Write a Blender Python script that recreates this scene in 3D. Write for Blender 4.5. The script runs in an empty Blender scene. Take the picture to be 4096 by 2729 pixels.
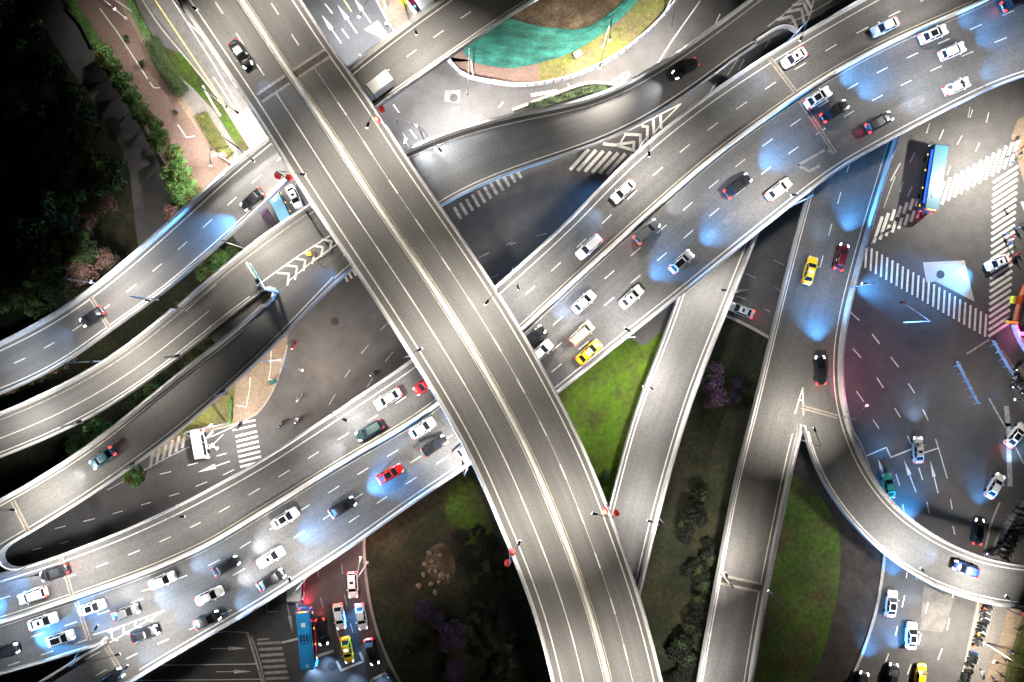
import bpy, bmesh, math, random
import numpy as np
from mathutils import Vector, Matrix, Euler
R_ = math.radians
random.seed(7); rng = np.random.default_rng(7)
sc = bpy.context.scene
COL = sc.collection
# ---------------------------------------------------------------- camera, world, exposure
H = 125.0                      # camera height above the street
F = 4096 * 24.0 / 36.0         # focal length in photo pixels (24 mm lens on 36 mm sensor)
cam_d = bpy.data.cameras.new('camera'); cam_d.lens = 24.0; cam_d.sensor_width = 36.0
cam_d.clip_start = 0.5; cam_d.clip_end = 3000
cam = bpy.data.objects.new('camera', cam_d); cam.location = (0, 0, H); COL.objects.link(cam)
sc.camera = cam
world = bpy.data.worlds.new('World'); sc.world = world; world.use_nodes = True
wn = world.node_tree.nodes; wl = world.node_tree.links
bg = wn['Background']
sky = wn.new('ShaderNodeTexSky'); sky.sky_type = 'NISHITA'; sky.sun_disc = False
sky.sun_elevation = R_(18.0); sky.sun_rotation = R_(120)
wl.new(sky.outputs['Color'], bg.inputs['Color']); bg.inputs['Strength'].default_value = 0.0018
sc.view_settings.view_transform = 'Standard'; sc.view_settings.look = 'None'
sc.view_settings.exposure = 0.0; sc.view_settings.gamma = 1.0
try:
    sc.cycles.use_denoising = True
    sc.cycles.max_bounces = 5; sc.cycles.diffuse_bounces = 2; sc.cycles.glossy_bounces = 2
    sc.cycles.sample_clamp_indirect = 4.0
    sc.cycles.use_light_tree = True
except Exception: pass

def W(px, py, z=0.0):
    """photo pixel -> point of the place at height z (the photograph looks straight down)"""
    s = (H - z) / F
    return ((px - 2048) * s, (1364.5 - py) * s)

# ---------------------------------------------------------------- helpers
def tag(o, label=None, cat=None, group=None, kind=None):
    if label: o['label'] = label
    if cat: o['category'] = cat
    if group: o['group'] = group
    if kind: o['kind'] = kind
    return o
def empty(name, loc=(0, 0, 0), rz=0.0, label=None, cat=None, group=None):
    o = bpy.data.objects.new(name, None); o.empty_display_size = 0.3
    o.location = loc; o.rotation_euler = (0, 0, rz); COL.objects.link(o)
    return tag(o, label, cat, group)
class MB:
    def __init__(s): s.v = []; s.f = []; s.m = []; s.uv = None; s.smooth = False
    def quad(s, pts, m=0):
        b = len(s.v); s.v += [tuple(p) for p in pts]; s.f.append(tuple(range(b, b + len(pts)))); s.m.append(m)
    def box(s, c, d, rz=0, m=0, taper=1.0, rx=0, ry=0):
        b = len(s.v); rot = Euler((rx, ry, rz)).to_matrix()
        for dz in (-.5, .5):
            t = taper if dz > 0 else 1.0
            for dx, dy in ((-.5, -.5), (.5, -.5), (.5, .5), (-.5, .5)):
                p = rot @ Vector((dx * d[0] * t, dy * d[1] * t, dz * d[2]))
                s.v.append((c[0] + p.x, c[1] + p.y, c[2] + p.z))
        for f in ((3, 2, 1, 0), (4, 5, 6, 7), (0, 1, 5, 4), (1, 2, 6, 5), (2, 3, 7, 6), (3, 0, 4, 7)):
            s.f.append(tuple(b + i for i in f)); s.m.append(m)
    def prism(s, poly, z0, z1, m=0, mside=None, bottom=True):
        n = len(poly); b = len(s.v)
        a = sum(poly[i][0] * poly[(i + 1) % n][1] - poly[(i + 1) % n][0] * poly[i][1] for i in range(n))
        if a < 0: poly = poly[::-1]
        s.v += [(p[0], p[1], z0) for p in poly] + [(p[0], p[1], z1) for p in poly]
        s.f.append(tuple(b + n + i for i in range(n))); s.m.append(m)
        if bottom: s.f.append(tuple(b + n - 1 - i for i in range(n))); s.m.append(m)
        for i in range(n):
            j = (i + 1) % n
            s.f.append((b + i, b + j, b + n + j, b + n + i)); s.m.append(m if mside is None else mside)
    def tube(s, path, r, n=6, m=0, cap=True):
        path = [Vector(p) for p in path]; b = len(s.v); k = len(path)
        rs = r if isinstance(r, (list, tuple)) else [r] * k
        up = Vector((0, 0, 1))
        for i, p in enumerate(path):
            t = (path[min(i + 1, k - 1)] - path[max(i - 1, 0)]).normalized()
            a = t.cross(up)
            if a.length < 1e-3: a = t.cross(Vector((1, 0, 0)))
            a.normalize(); c = a.cross(t)
            for j in range(n):
                th = 2 * math.pi * j / n
                q = p + (a * math.cos(th) + c * math.sin(th)) * rs[i]; s.v.append(tuple(q))
        for i in range(k - 1):
            for j in range(n):
                j2 = (j + 1) % n
                s.f.append((b + i * n + j, b + i * n + j2, b + (i + 1) * n + j2, b + (i + 1) * n + j)); s.m.append(m)
        if cap:
            s.f.append(tuple(b + j for j in range(n))[::-1]); s.m.append(m)
            s.f.append(tuple(b + (k - 1) * n + j for j in range(n))); s.m.append(m)
    def loft(s, rings, m=0, cap=True, closed=False):
        b = len(s.v); n = len(rings[0])
        for r in rings: s.v += [tuple(p) for p in r]
        nn = n if closed else n - 1
        for i in range(len(rings) - 1):
            for j in range(nn):
                j2 = (j + 1) % n
                s.f.append((b + i * n + j, b + (i + 1) * n + j, b + (i + 1) * n + j2, b + i * n + j2)); s.m.append(m)
        if cap:
            s.f.append(tuple(b + j for j in range(n))); s.m.append(m)
            s.f.append(tuple(b + (len(rings) - 1) * n + j for j in range(n))[::-1]); s.m.append(m)
    def ball(s, c, r, m=0, nu=10, nv=6, sz=1.0):
        b = len(s.v)
        for i in range(nv + 1):
            ph = math.pi * i / nv
            for j in range(nu):
                th = 2 * math.pi * j / nu
                s.v.append((c[0] + r * math.sin(ph) * math.cos(th), c[1] + r * math.sin(ph) * math.sin(th), c[2] + r * sz * math.cos(ph)))
        for i in range(nv):
            for j in range(nu):
                j2 = (j + 1) % nu
                s.f.append((b + i * nu + j, b + (i + 1) * nu + j, b + (i + 1) * nu + j2, b + i * nu + j2)); s.m.append(m)
    def mesh(s, name, mats):
        me = bpy.data.meshes.new(name); me.from_pydata(s.v, [], s.f)
        for m in (mats if isinstance(mats, (list, tuple)) else [mats]): me.materials.append(m)
        me.polygons.foreach_set('material_index', s.m)
        if s.smooth: me.polygons.foreach_set('use_smooth', [True] * len(s.f))
        if s.uv is not None:
            u = me.uv_layers.new(name='UVMap')
            flat = []
            for f in s.f:
                for i in f: flat += list(s.uv[i]) if i < len(s.uv) else [0, 0]
            u.data.foreach_set('uv', flat)
        me.update(); return me
    def build(s, name, mats, parent=None, local=False):
        o = bpy.data.objects.new(name, s.mesh(name, mats)); COL.objects.link(o)
        if parent is not None:
            o.parent = parent
            if not local: o.location = -parent.location
        return o
def struct(mb, name, mats): return tag(mb.build(name, mats), kind='structure')

# ---------------------------------------------------------------- materials
def mat(name, col, rough=.8, metal=0, emit=None, estr=0, noise=None, coat=0, spec=.3, bump=0, col2=None, s2=.18):
    """noise = list of (coords, scale tuple, contrast)"""
    m = bpy.data.materials.new(name); m.use_nodes = True
    nt = m.node_tree; b = nt.nodes['Principled BSDF']
    b.inputs['Base Color'].default_value = (*col, 1); b.inputs['Roughness'].default_value = rough
    b.inputs['Metallic'].default_value = metal; b.inputs['Specular IOR Level'].default_value = spec
    if coat: b.inputs['Coat Weight'].default_value = coat; b.inputs['Coat Roughness'].default_value = .08
    if emit: b.inputs['Emission Color'].default_value = (*emit, 1); b.inputs['Emission Strength'].default_value = estr
    if noise:
        tc = nt.nodes.new('ShaderNodeTexCoord'); prev = None
        for coords, scl, con in noise:
            mp = nt.nodes.new('ShaderNodeMapping'); mp.inputs['Scale'].default_value = scl
            nt.links.new(tc.outputs[coords], mp.inputs['Vector'])
            nz = nt.nodes.new('ShaderNodeTexNoise'); nz.inputs['Scale'].default_value = 1.0
            nz.inputs['Detail'].default_value = 3; nt.links.new(mp.outputs[0], nz.inputs['Vector'])
            mr = nt.nodes.new('ShaderNodeMapRange'); mr.inputs['From Min'].default_value = .3; mr.inputs['From Max'].default_value = .7
            mr.inputs['To Min'].default_value = 1 - con; mr.inputs['To Max'].default_value = 1 + con
            mr.clamp = True
            nt.links.new(nz.outputs[0], mr.inputs['Value'])
            if prev is None: prev = mr.outputs[0]
            else:
                mu = nt.nodes.new('ShaderNodeMath'); mu.operation = 'MULTIPLY'
                nt.links.new(prev, mu.inputs[0]); nt.links.new(mr.outputs[0], mu.inputs[1]); prev = mu.outputs[0]
        vm = nt.nodes.new('ShaderNodeVectorMath'); vm.operation = 'SCALE'; vm.inputs[0].default_value = col
        if col2:
            nz = nt.nodes.new('ShaderNodeTexNoise'); nz.inputs['Scale'].default_value = s2; nz.inputs['Detail'].default_value = 6; nt.links.new(tc.outputs['Object'], nz.inputs['Vector'])
            mr = nt.nodes.new('ShaderNodeMapRange'); mr.inputs['From Min'].default_value = .42; mr.inputs['From Max'].default_value = .66; nt.links.new(nz.outputs[0], mr.inputs['Value'])
            mx = nt.nodes.new('ShaderNodeMix'); mx.data_type = 'RGBA'; mx.inputs[6].default_value = (*col, 1); mx.inputs[7].default_value = (*col2, 1)
            nt.links.new(mr.outputs[0], mx.inputs[0]); nt.links.new(mx.outputs[2], vm.inputs[0])
        nt.links.new(prev, vm.inputs['Scale']); nt.links.new(vm.outputs[0], b.inputs['Base Color'])
        if bump:
            bp = nt.nodes.new('ShaderNodeBump'); bp.inputs['Strength'].default_value = bump; bp.inputs['Distance'].default_value = .05
            nt.links.new(prev, bp.inputs['Height']); nt.links.new(bp.outputs[0], b.inputs['Normal'])
    return m
GR = ('Object', (4.5, 4.5, 4.5), .22)
M = {}
M['deck'] = mat('deck_asphalt', (.096, .095, .094), .85, noise=[('UV', (.8, .012, 1), .11), ('UV', (.3, .03, 1), .15), ('Object', (.09, .09, .09), .12), GR, ('Object', (11, 11, 11), .12)])
M['ground'] = mat('street_asphalt', (.062, .060, .060), .85, noise=[('Object', (.07, .07, .07), .22), ('Object', (.5, .5, .5), .12), GR, ('Object', (11, 11, 11), .12)])
M['patch'] = mat('asphalt_patch', (.11, .106, .10), .9, noise=[('Object', (.6, .6, .6), .2), GR])
M['patch_dark'] = mat('asphalt_patch_dark', (.035, .035, .037), .9, noise=[('Object', (.6, .6, .6), .25), GR])
M['concrete'] = mat('concrete', (.33, .32, .30), .85, noise=[('Object', (.25, .25, .25), .16), ('Object', (3, 3, 3), .14)])
M['conc_dark'] = mat('concrete_dark', (.11, .105, .10), .9, noise=[('Object', (.4, .4, .4), .2), ('Object', (4, 4, 4), .2)])
M['barrier'] = mat('barrier_paint', (.44, .435, .43), .7, noise=[('Object', (.35, .35, .35), .16), ('Object', (4, 4, 4), .14)])
M['median'] = mat('median_paint', (.56, .55, .52), .7, noise=[('Object', (.3, .3, .3), .12), ('Object', (4, 4, 4), .12)])
M['rail'] = mat('galvanised_rail', (.40, .43, .50), .4, .6)
M['paint'] = mat('road_paint', (.50, .49, .46), .7, noise=[('Object', (1.2, 1.2, 1.2), .18), ('Object', (6, 6, 6), .22)])
M['paint_worn'] = mat('road_paint_worn', (.28, .27, .26), .75, noise=[('Object', (1.2, 1.2, 1.2), .3), ('Object', (6, 6, 6), .3)])
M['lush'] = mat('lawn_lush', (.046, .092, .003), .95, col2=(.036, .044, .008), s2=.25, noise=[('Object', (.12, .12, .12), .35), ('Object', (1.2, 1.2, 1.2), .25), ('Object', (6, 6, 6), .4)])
M['paint_c'] = mat('road_paint_cream', (.46, .42, .33), .7, noise=[('Object', (1.2, 1.2, 1.2), .18), ('Object', (6, 6, 6), .2)])
M['paint_y'] = mat('road_paint_yellow', (.66, .50, .16), .7, noise=[('Object', (1.2, 1.2, 1.2), .12), ('Object', (6, 6, 6), .12)])
M['joint'] = mat('joint_steel', (.05, .045, .042), .7, noise=[('Object', (2, 2, 2), .3)])
M['jointc'] = mat('joint_concrete', (.22, .20, .175), .85, noise=[('Object', (2, 2, 2), .2), GR])
M['pink'] = mat('paving_pink', (.135, .092, .076), .9, noise=[('Object', (.2, .2, .2), .2), ('Object', (2, 2, 2), .14), GR])
M['tan'] = mat('paving_tan', (.19, .145, .105), .9, noise=[('Object', (.2, .2, .2), .22), ('Object', (2, 2, 2), .2), GR])
M['path'] = mat('paving_grey', (.13, .12, .11), .9, noise=[('Object', (.2, .2, .2), .18), ('Object', (2, 2, 2), .12), GR])
M['kerb'] = mat('kerb_stone', (.25, .23, .21), .85, noise=[('Object', (3, 3, 3), .2)])
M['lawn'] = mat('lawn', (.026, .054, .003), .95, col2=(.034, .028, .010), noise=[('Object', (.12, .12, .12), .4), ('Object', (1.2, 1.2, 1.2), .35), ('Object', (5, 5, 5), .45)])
M['lawn_y'] = mat('lawn_dry', (.10, .105, .028), .95, col2=(.11, .085, .045), s2=.25, noise=[('Object', (.2, .2, .2), .3), ('Object', (1.5, 1.5, 1.5), .25), ('Object', (6, 6, 6), .35)])
M['soil'] = mat('soil', (.034, .024, .014), .95, col2=(.060, .045, .028), s2=.4, noise=[('Object', (.3, .3, .3), .5), ('Object', (2, 2, 2), .4), ('Object', (6, 6, 6), .4)])
M['cover'] = mat('ground_cover_shade', (.010, .014, .005), .95, col2=(.020, .018, .009), noise=[('Object', (.15, .15, .15), .5), ('Object', (1.2, 1.2, 1.2), .4), ('Object', (6, 6, 6), .45)])  # lawn tone dropped to near black, shade of unlit ground put into the colour
M['soil_dark'] = mat('soil_dark', (.022, .018, .015), .95, noise=[('Object', (.5, .5, .5), .4), ('Object', (4, 4, 4), .4)])
M['net'] = mat('dust_net', (.012, .085, .070), .8, bump=.6, col2=(.02, .12, .095), s2=.35, noise=[('Object', (.25, .9, .25), .45), ('Object', (1.5, 5, 2), .25), ('Object', (7, 7, 7), .3)])
M['white'] = mat('white_steel', (.72, .72, .72), .45, noise=[('Object', (2, 2, 2), .06)])
M['grey'] = mat('grey_steel', (.25, .26, .28), .5, .3)
M['dark'] = mat('dark_steel', (.02, .022, .03), .5)
M['leaf'] = mat('leaf_green', (.085, .165, .045), .8, noise=[('Object', (.8, .8, .8), .45), ('Object', (4, 4, 4), .3)])
M['leaf_d'] = mat('leaf_dark', (.036, .058, .020), .85, noise=[('Object', (.6, .6, .6), .45), ('Object', (4, 4, 4), .35)])
M['leaf_o'] = mat('leaf_olive', (.085, .085, .02), .85, noise=[('Object', (.8, .8, .8), .4), ('Object', (4, 4, 4), .35)])
M['leaf_k'] = mat('leaf_blackish', (.008, .010, .006), .9, noise=[('Object', (1, 1, 1), .4)])  # near black: shade of the open gap is put into this leaf colour
M['blossom'] = mat('blossom_purple', (.065, .036, .075), .85, noise=[('Object', (.8, .8, .8), .35), ('Object', (4, 4, 4), .3)])
M['pinkleaf'] = mat('twig_pink', (.22, .13, .11), .85, noise=[('Object', (.8, .8, .8), .35), ('Object', (4, 4, 4), .3)])
M['bark'] = mat('bark', (.06, .045, .035), .95, noise=[('Object', (3, 3, 8), .3)])
M['rock'] = mat('rock', (.12, .095, .06), .9, noise=[('Object', (2, 2, 2), .3), ('Object', (8, 8, 8), .2)])
M['lampglow'] = mat('lamp_glow', (.9, .9, .9), .4, emit=(1, .93, .82), estr=9)
M['lantern'] = mat('lantern_red', (.62, .03, .03), .6, emit=(1, .05, .04), estr=.28)
M['gold'] = mat('lantern_gold', (.8, .5, .1), .5)
M['orange'] = mat('plastic_orange', (.75, .12, .03), .5)
M['lilac'] = mat('plastic_lilac_cast', (.55, .42, .62), .5)  # lilac cast of coloured light put into the pale plastic
M['yellow'] = mat('plastic_yellow', (.85, .50, .03), .5)
M['bluepost'] = mat('blue_steel', (.04, .09, .28), .5)
M['green'] = mat('sign_green', (.045, .10, .075), .5)
M['bin'] = mat('bin_green', (.02, .08, .07), .6)
# ---------------------------------------------------------------- roads: sections along measured edges
def px2w(pts, z):
    out = []
    for p in pts:
        zz = z(p[0]) if callable(z) else z
        out.append(W(p[0], p[1], zz))
    return np.array(out, float)
def resample(P, step):
    d = np.r_[0, np.cumsum(np.hypot(*np.diff(P, axis=0).T))]
    n = max(2, int(round(d[-1] / step)) + 1)
    t = np.linspace(0, d[-1], n)
    return np.c_[np.interp(t, d, P[:, 0]), np.interp(t, d, P[:, 1])]
def smooth(P, sig):
    sig = min(sig, (len(P) - 2) / 3.1)
    if sig < .7: return P
    k = int(3 * sig); w = np.exp(-.5 * (np.arange(-k, k + 1) / sig) ** 2); w /= w.sum()
    A = np.vstack([2 * P[0] - P[1:k + 1][::-1], P, 2 * P[-1] - P[-k - 1:-1][::-1]])
    return np.c_[np.convolve(A[:, 0], w, 'valid'), np.convolve(A[:, 1], w, 'valid')]
def dense(pts, z, sig=4.0, ext=(0, 0)):
    P = px2w(pts, z)
    if ext[0]:
        d = P[0] - P[1]; P = np.vstack([P[0] + d / np.linalg.norm(d) * ext[0], P])
    if ext[1]:
        d = P[-1] - P[-2]; P = np.vstack([P, P[-1] + d / np.linalg.norm(d) * ext[1]])
    Q = resample(P, .5)
    if sig and len(Q) > 8:
        s = min(sig * 2, (len(Q) - 2) / 3.2); Q = smooth(Q, s)
    return Q
def hit(p, n, P):
    a = P[:-1] - p; d = P[1:] - P[:-1]
    den = n[0] * d[:, 1] - n[1] * d[:, 0]
    den = np.where(abs(den) < 1e-9, 1e-9, den)
    t = (a[:, 0] * d[:, 1] - a[:, 1] * d[:, 0]) / den
    u = (a[:, 0] * n[1] - a[:, 1] * n[0]) / den
    ok = (u >= 0) & (u <= 1) & (t > .05)
    return t[ok].min() if ok.any() else None
class Road:
    def __init__(s, name, L, Rt, z, ref=None, step=2.0, ext=(20, 20), sig=4.0, thick=1.5):
        s.name = name; s.thick = thick
        s.L = dense(L, z, sig, ext); s.R = dense(Rt, z, sig, ext)
        if ref is None:
            a = resample(s.L, len(s.L)); n = 400
            f = lambda P: np.array([P[int(round(i))] for i in np.linspace(0, len(P) - 1, n)])
            s.C = smooth(resample((f(s.L) + f(s.R)) / 2, .5), 12)
        else: s.C = dense(ref, z, sig, ext)
        s.C = resample(s.C, step)
        T = np.gradient(s.C, axis=0); T /= np.linalg.norm(T, axis=1)[:, None]; s.T = T
        s.N = np.c_[-T[:, 1], T[:, 0]]      # left normal
        n = len(s.C); l = [hit(s.C[i], s.N[i], s.L) for i in range(n)]; r = [hit(s.C[i], -s.N[i], s.R) for i in range(n)]
        if sum(x is not None for x in l) < n / 2: # left edge lies on the other side: swap
            s.N = -s.N; l = [hit(s.C[i], s.N[i], s.L) for i in range(n)]; r = [hit(s.C[i], -s.N[i], s.R) for i in range(n)]
        def fill(a):
            a = np.array([np.nan if x is None else x for x in a]); i = np.arange(len(a)); g = ~np.isnan(a)
            a = np.interp(i, i[g], a[g])
            k = np.ones(5) / 5; b = np.convolve(np.r_[a[0], a[0], a, a[-1], a[-1]], k, 'valid'); return b
        s.l = fill(l); s.r = fill(r)
        s.s = np.r_[0, np.cumsum(np.hypot(*np.diff(s.C, axis=0).T))]
        s.zf = z
        if callable(z):
            zz = np.full(n, 8.0)
            for _ in range(6):       # height of the deck where the photo shows this point
                px = s.C[:, 0] * F / (H - zz) + 2048; zz = np.array([z(x) for x in px])
            s.Z = smooth(np.c_[zz, zz], 6)[:, 0] if n > 20 else zz
        else: s.Z = np.full(n, float(z))
    def at(s, i, o):
        """point at signed offset: o<0 left of the reference, o>0 right"""
        return s.C[i] - s.N[i] * o
    def offs(s, spec, i):
        k, v = spec
        if k == 'L': return -s.l[i] + v
        if k == 'R': return s.r[i] - v
        if k == 'C': return v
        if k == 'l': return -s.l[i] * v       # fraction of the left half
        if k == 'r': return s.r[i] * v
        if k == 'w': return -s.l[i] + (s.l[i] + s.r[i]) * v
    def interp(s, d):
        d = min(max(d, 0), s.s[-1] - 1e-6); i = int(np.searchsorted(s.s, d, 'right') - 1); i = min(i, len(s.s) - 2)
        return i, (d - s.s[i]) / (s.s[i + 1] - s.s[i])
    def P(s, d, spec, up=0.0):
        i, f = s.interp(d)
        a = s.at(i, s.offs(spec, i)); b = s.at(i + 1, s.offs(spec, i + 1)); p = a * (1 - f) + b * f
        return (p[0], p[1], s.Z[i] * (1 - f) + s.Z[i + 1] * f + up)
    def near(s, px, py, z=None):
        """station of a photo pixel"""
        zz = s.Z.mean() if z is None else z
        q = np.array(W(px, py, zz)); i = int(np.argmin(np.hypot(*(s.C - q).T)))
        zz = s.Z[i]; q = np.array(W(px, py, zz)); i = int(np.argmin(np.hypot(*(s.C - q).T)))
        return s.s[i] + float(np.dot(q - s.C[i], s.T[i])), zz, s.T[i], q, i
    def strip(s, mb, a, b, up, m=0, d0=None, d1=None, step=2.0):
        d0 = 0 if d0 is None else d0; d1 = s.s[-1] if d1 is None else d1
        n = max(1, int(round((d1 - d0) / step))); ds = np.linspace(d0, d1, n + 1)
        b0 = len(mb.v)
        for d in ds: mb.v += [s.P(d, a, up), s.P(d, b, up)]
        for i in range(n):
            k = b0 + 2 * i; mb.f.append((k, k + 1, k + 3, k + 2)); mb.m.append(m)
    def line(s, mb, spec, w=.17, up=.006, m=0, d0=None, d1=None):
        a = (spec[0], spec[1]); 
        d0 = 0 if d0 is None else d0; d1 = s.s[-1] if d1 is None else d1
        n = max(1, int(round((d1 - d0) / 2))); ds = np.linspace(d0, d1, n + 1); b0 = len(mb.v)
        for d in ds:
            p = s.P(d, spec, up); i, _ = s.interp(d); nn = s.N[i]
            mb.v += [(p[0] + nn[0] * w / 2, p[1] + nn[1] * w / 2, p[2]), (p[0] - nn[0] * w / 2, p[1] - nn[1] * w / 2, p[2])]
        for i in range(n):
            k = b0 + 2 * i; mb.f.append((k, k + 1, k + 3, k + 2)); mb.m.append(m)
    def dashes(s, mb, spec, anchor, dash=2.1, period=5.7, w=.17, up=.006, m=0, d0=0, d1=None):
        c = s.near(*anchor)[0]; d1 = s.s[-1] if d1 is None else d1
        k0 = int(math.ceil((d0 - c) / period)); k1 = int((d1 - c) / period)
        for k in range(k0, k1 + 1):
            d = c + k * period
            if d - dash / 2 < d0 or d + dash / 2 > d1: continue
            s.line(mb, spec, w, up, m, d - dash / 2, d + dash / 2)
    def deck(s, root, dz=0.0, d0=None, d1=None):
        mb = MB(); n = len(s.C); mb.uv = []; t = s.thick
        rows = range(n)
        for i in rows:
            l = s.at(i, -s.l[i]); r = s.at(i, s.r[i]); z = s.Z[i] + dz
            mb.v += [(l[0], l[1], z), (r[0], r[1], z), (r[0], r[1], z - .35), (l[0], l[1], z - .35)]
            cl = s.at(i, -s.l[i] * .72); cr = s.at(i, s.r[i] * .72)
            mb.v += [(cr[0], cr[1], z - t), (cl[0], cl[1], z - t)]
            mb.uv += [(-s.l[i], s.s[i]), (s.r[i], s.s[i])] + [(0, s.s[i])] * 4
        for i in range(n - 1):
            a = 6 * i; b = a + 6
            mb.f += [(a, a + 1, b + 1, b), (a + 1, a + 2, b + 2, b + 1), (a + 2, a + 4, b + 4, b + 2), (a + 4, a + 5, b + 5, b + 4), (a + 5, a + 3, b + 3, b + 5), (a + 3, a, b, b + 3)]
            mb.m += [0, 1, 1, 1, 1, 1]
        return mb.build('deck', [M['deck'], M['concrete']], root)
    def slab_part(s, mb, d, w, m=0, up=.008, a=('L', .5), b=('R', .5), skew=0):
        s.strip(mb, a, b, up, m, d - w / 2, d + w / 2, 5)

def parapet_line(pts3, root, side, name='parapet', h=.95, material=None, rail=True, posts=2.0, w=.42):
    """pts3 = outer edge line; side=+1 when the road lies to the right of the walking direction"""
    P = np.array(pts3, float); T = np.gradient(P[:, :2], axis=0); T /= np.maximum(np.linalg.norm(T, axis=1), 1e-9)[:, None]
    N = np.c_[T[:, 1], -T[:, 0]] * side      # towards the road
    mb = MB(); rings = []
    prof = [(-.03, -.25), (-.03, h), (w * .62, h), (w * .75, h * .35), (w, 0.0)]
    for p, n in zip(P, N): rings.append([(p[0] + n[0] * o, p[1] + n[1] * o, p[2] + z) for o, z in prof])
    mb.loft(rings, 0, cap=True)
    par = mb.build(name, material or M['barrier'], root)
    if rail:
        r = MB(); path = [(p[0] - n[0] * .02, p[1] - n[1] * .02, p[2] + h + .32) for p, n in zip(P, N)]
        r.tube(path, .055, 5)
        d = np.r_[0, np.cumsum(np.hypot(*np.diff(P[:, :2], axis=0).T))]; x = posts / 2
        while x < d[-1]:
            i = int(np.searchsorted(d, x)); i = min(i, len(P) - 1); p = P[i]; n = N[i]
            r.box((p[0] + n[0] * .06, p[1] + n[1] * .06, p[2] + h + .16), (.12, .12, .36), math.atan2(T[i][1], T[i][0])); x += posts
        r.build('railing', M['rail'], root)
    return par
def edge(road, which, d0=None, d1=None, step=1.5):
    d0 = 0 if d0 is None else d0; d1 = road.s[-1] if d1 is None else d1
    n = int((d1 - d0) / step) + 1
    return [road.P(d, (which, 0.0)) for d in np.linspace(d0, d1, n)]
def poly3(pts, z, sig=1.2):
    Q = resample(smooth(resample(px2w(pts, z), .5), max(1, sig * 2)), .9)
    return [(q[0], q[1], z(q[0] * F / (H - 10) + 2048) if callable(z) else z) for q in Q]

# -- heights of the decks
ZT, ZM, ZA, ZD, ZE = 20.0, 13.0, 8.0, 6.5, 7.0
def zC(x): return 13.0 - 3.0 * min(max((x - 250) / 600., 0), 1) - 2.0 * min(max((x - 1420) / 300., 0), 1)
def zB(x): return zC(max(x, 1000))
T_L = [(714, 0), (1024, 458), (1171, 700), (1247, 814), (1363, 992), (1470, 1149), (1618, 1380), (1662, 1449), (1761, 1610), (1863, 1789), (1935, 1940), (1979, 2060), (2015, 2136), (2075, 2279), (2128, 2422), (2169, 2551), (2209, 2729)]
T_R = [(1205, 0), (1274, 107), (1345, 219), (1403, 290), (1453, 357), (1506, 437), (1604, 594), (1676, 705), (1765, 827), (1872, 984), (1984, 1153), (2093, 1327), (2160, 1445), (2227, 1574), (2280, 1672), (2329, 1771), (2374, 1878), (2418, 1989), (2472, 2136), (2512, 2252), (2552, 2368), (2584, 2466), (2615, 2591), (2648, 2729)]
M_N = [(3600, -80), (3447, 0), (3072, 219), (2896, 335), (2740, 446), (2530, 620), (2445, 697), (2316, 845), (2182, 970), (2061, 1077), (1662, 1436), (1470, 1556), (1399, 1614), (1247, 1708), (1024, 1858), (848, 1949), (696, 2029), (536, 2105), (357, 2176), (237, 2221), (58, 2278), (-60, 2312)]
M_C = [(4096, -75), (3920, 13), (3742, 89), (3518, 187), (3340, 286), (3206, 370), (3072, 467), (2918, 576), (2769, 697), (2539, 903), (2316, 1104), (2093, 1314), (1761, 1614), (1604, 1717), (1381, 1842), (1203, 1954), (1024, 2062), (848, 2176), (580, 2292), (312, 2386), (179, 2431), (0, 2489), (-60, 2508)]
M_S = [(4160, 285), (4096, 299), (3965, 348), (3817, 429), (3652, 513), (3518, 585), (3309, 700), (3264, 742), (3072, 897), (2896, 1037), (2718, 1184), (2539, 1323), (2472, 1380), (2405, 1431), (2227, 1574), (1890, 1855), (1738, 1949), (1582, 2060), (1470, 2145), (1247, 2292), (1024, 2432), (848, 2533), (700, 2560), (437, 2562), (179, 2636), (0, 2688), (-60, 2705)]
M_S2 = M_S[:22] + [(670, 2636), (558, 2704), (440, 2780)]
A_N = [(1840, -50), (1667, 67), (1395, 277), (1070, 560), (928, 667), (759, 827), (580, 988), (402, 1140), (223, 1265), (89, 1336), (0, 1378), (-60, 1405)]
A_S = [(2160, -8), (2048, 58), (1756, 263), (1506, 433), (1171, 707), (1024, 855), (848, 1010), (647, 1184), (446, 1318), (268, 1458), (134, 1525), (0, 1579), (-60, 1602)]
N_N = [(3050, -40), (2999, 0), (2950, 45), (2851, 112), (2673, 241), (2485, 348), (2369, 402), (2227, 429), (2048, 462), (1783, 536), (1618, 603), (1245, 814), (1024, 970), (848, 1113), (670, 1260)]
N_S = [(3280, 60), (3188, 120), (3072, 139), (3012, 179), (2896, 277), (2762, 370), (2628, 464), (2427, 567), (2271, 620), (2048, 692), (1872, 765), (1765, 827), (1412, 1066), (1292, 1184), (1176, 1305), (1024, 1463)]
B_N = [(1180, 860), (1024, 970), (848, 1113), (670, 1260), (558, 1360), (429, 1445), (312, 1512), (179, 1583), (0, 1655), (-60, 1678)]
B_S = [(1240, 1060), (1075, 1150), (1024, 1189), (893, 1292), (804, 1363), (670, 1472), (446, 1628), (223, 1744), (0, 1833), (-60, 1856)]
C_N = [(1200, 1080), (1090, 1190), (1024, 1256), (880, 1375), (714, 1498), (536, 1646), (402, 1753), (268, 1847), (134, 1927), (0, 2003), (-60, 2035)]
C_S = [(1300, 1175), (1176, 1305), (1024, 1463), (848, 1619), (737, 1722), (580, 1833), (446, 1931), (313, 2018), (147, 2118), (30, 2188), (-60, 2240)]
D_W = [(2800, 910), (2709, 1193), (2642, 1380), (2570, 1556), (2512, 1717), (2477, 1869), (2441, 1998), (2380, 2240), (2290, 2600)]
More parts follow.
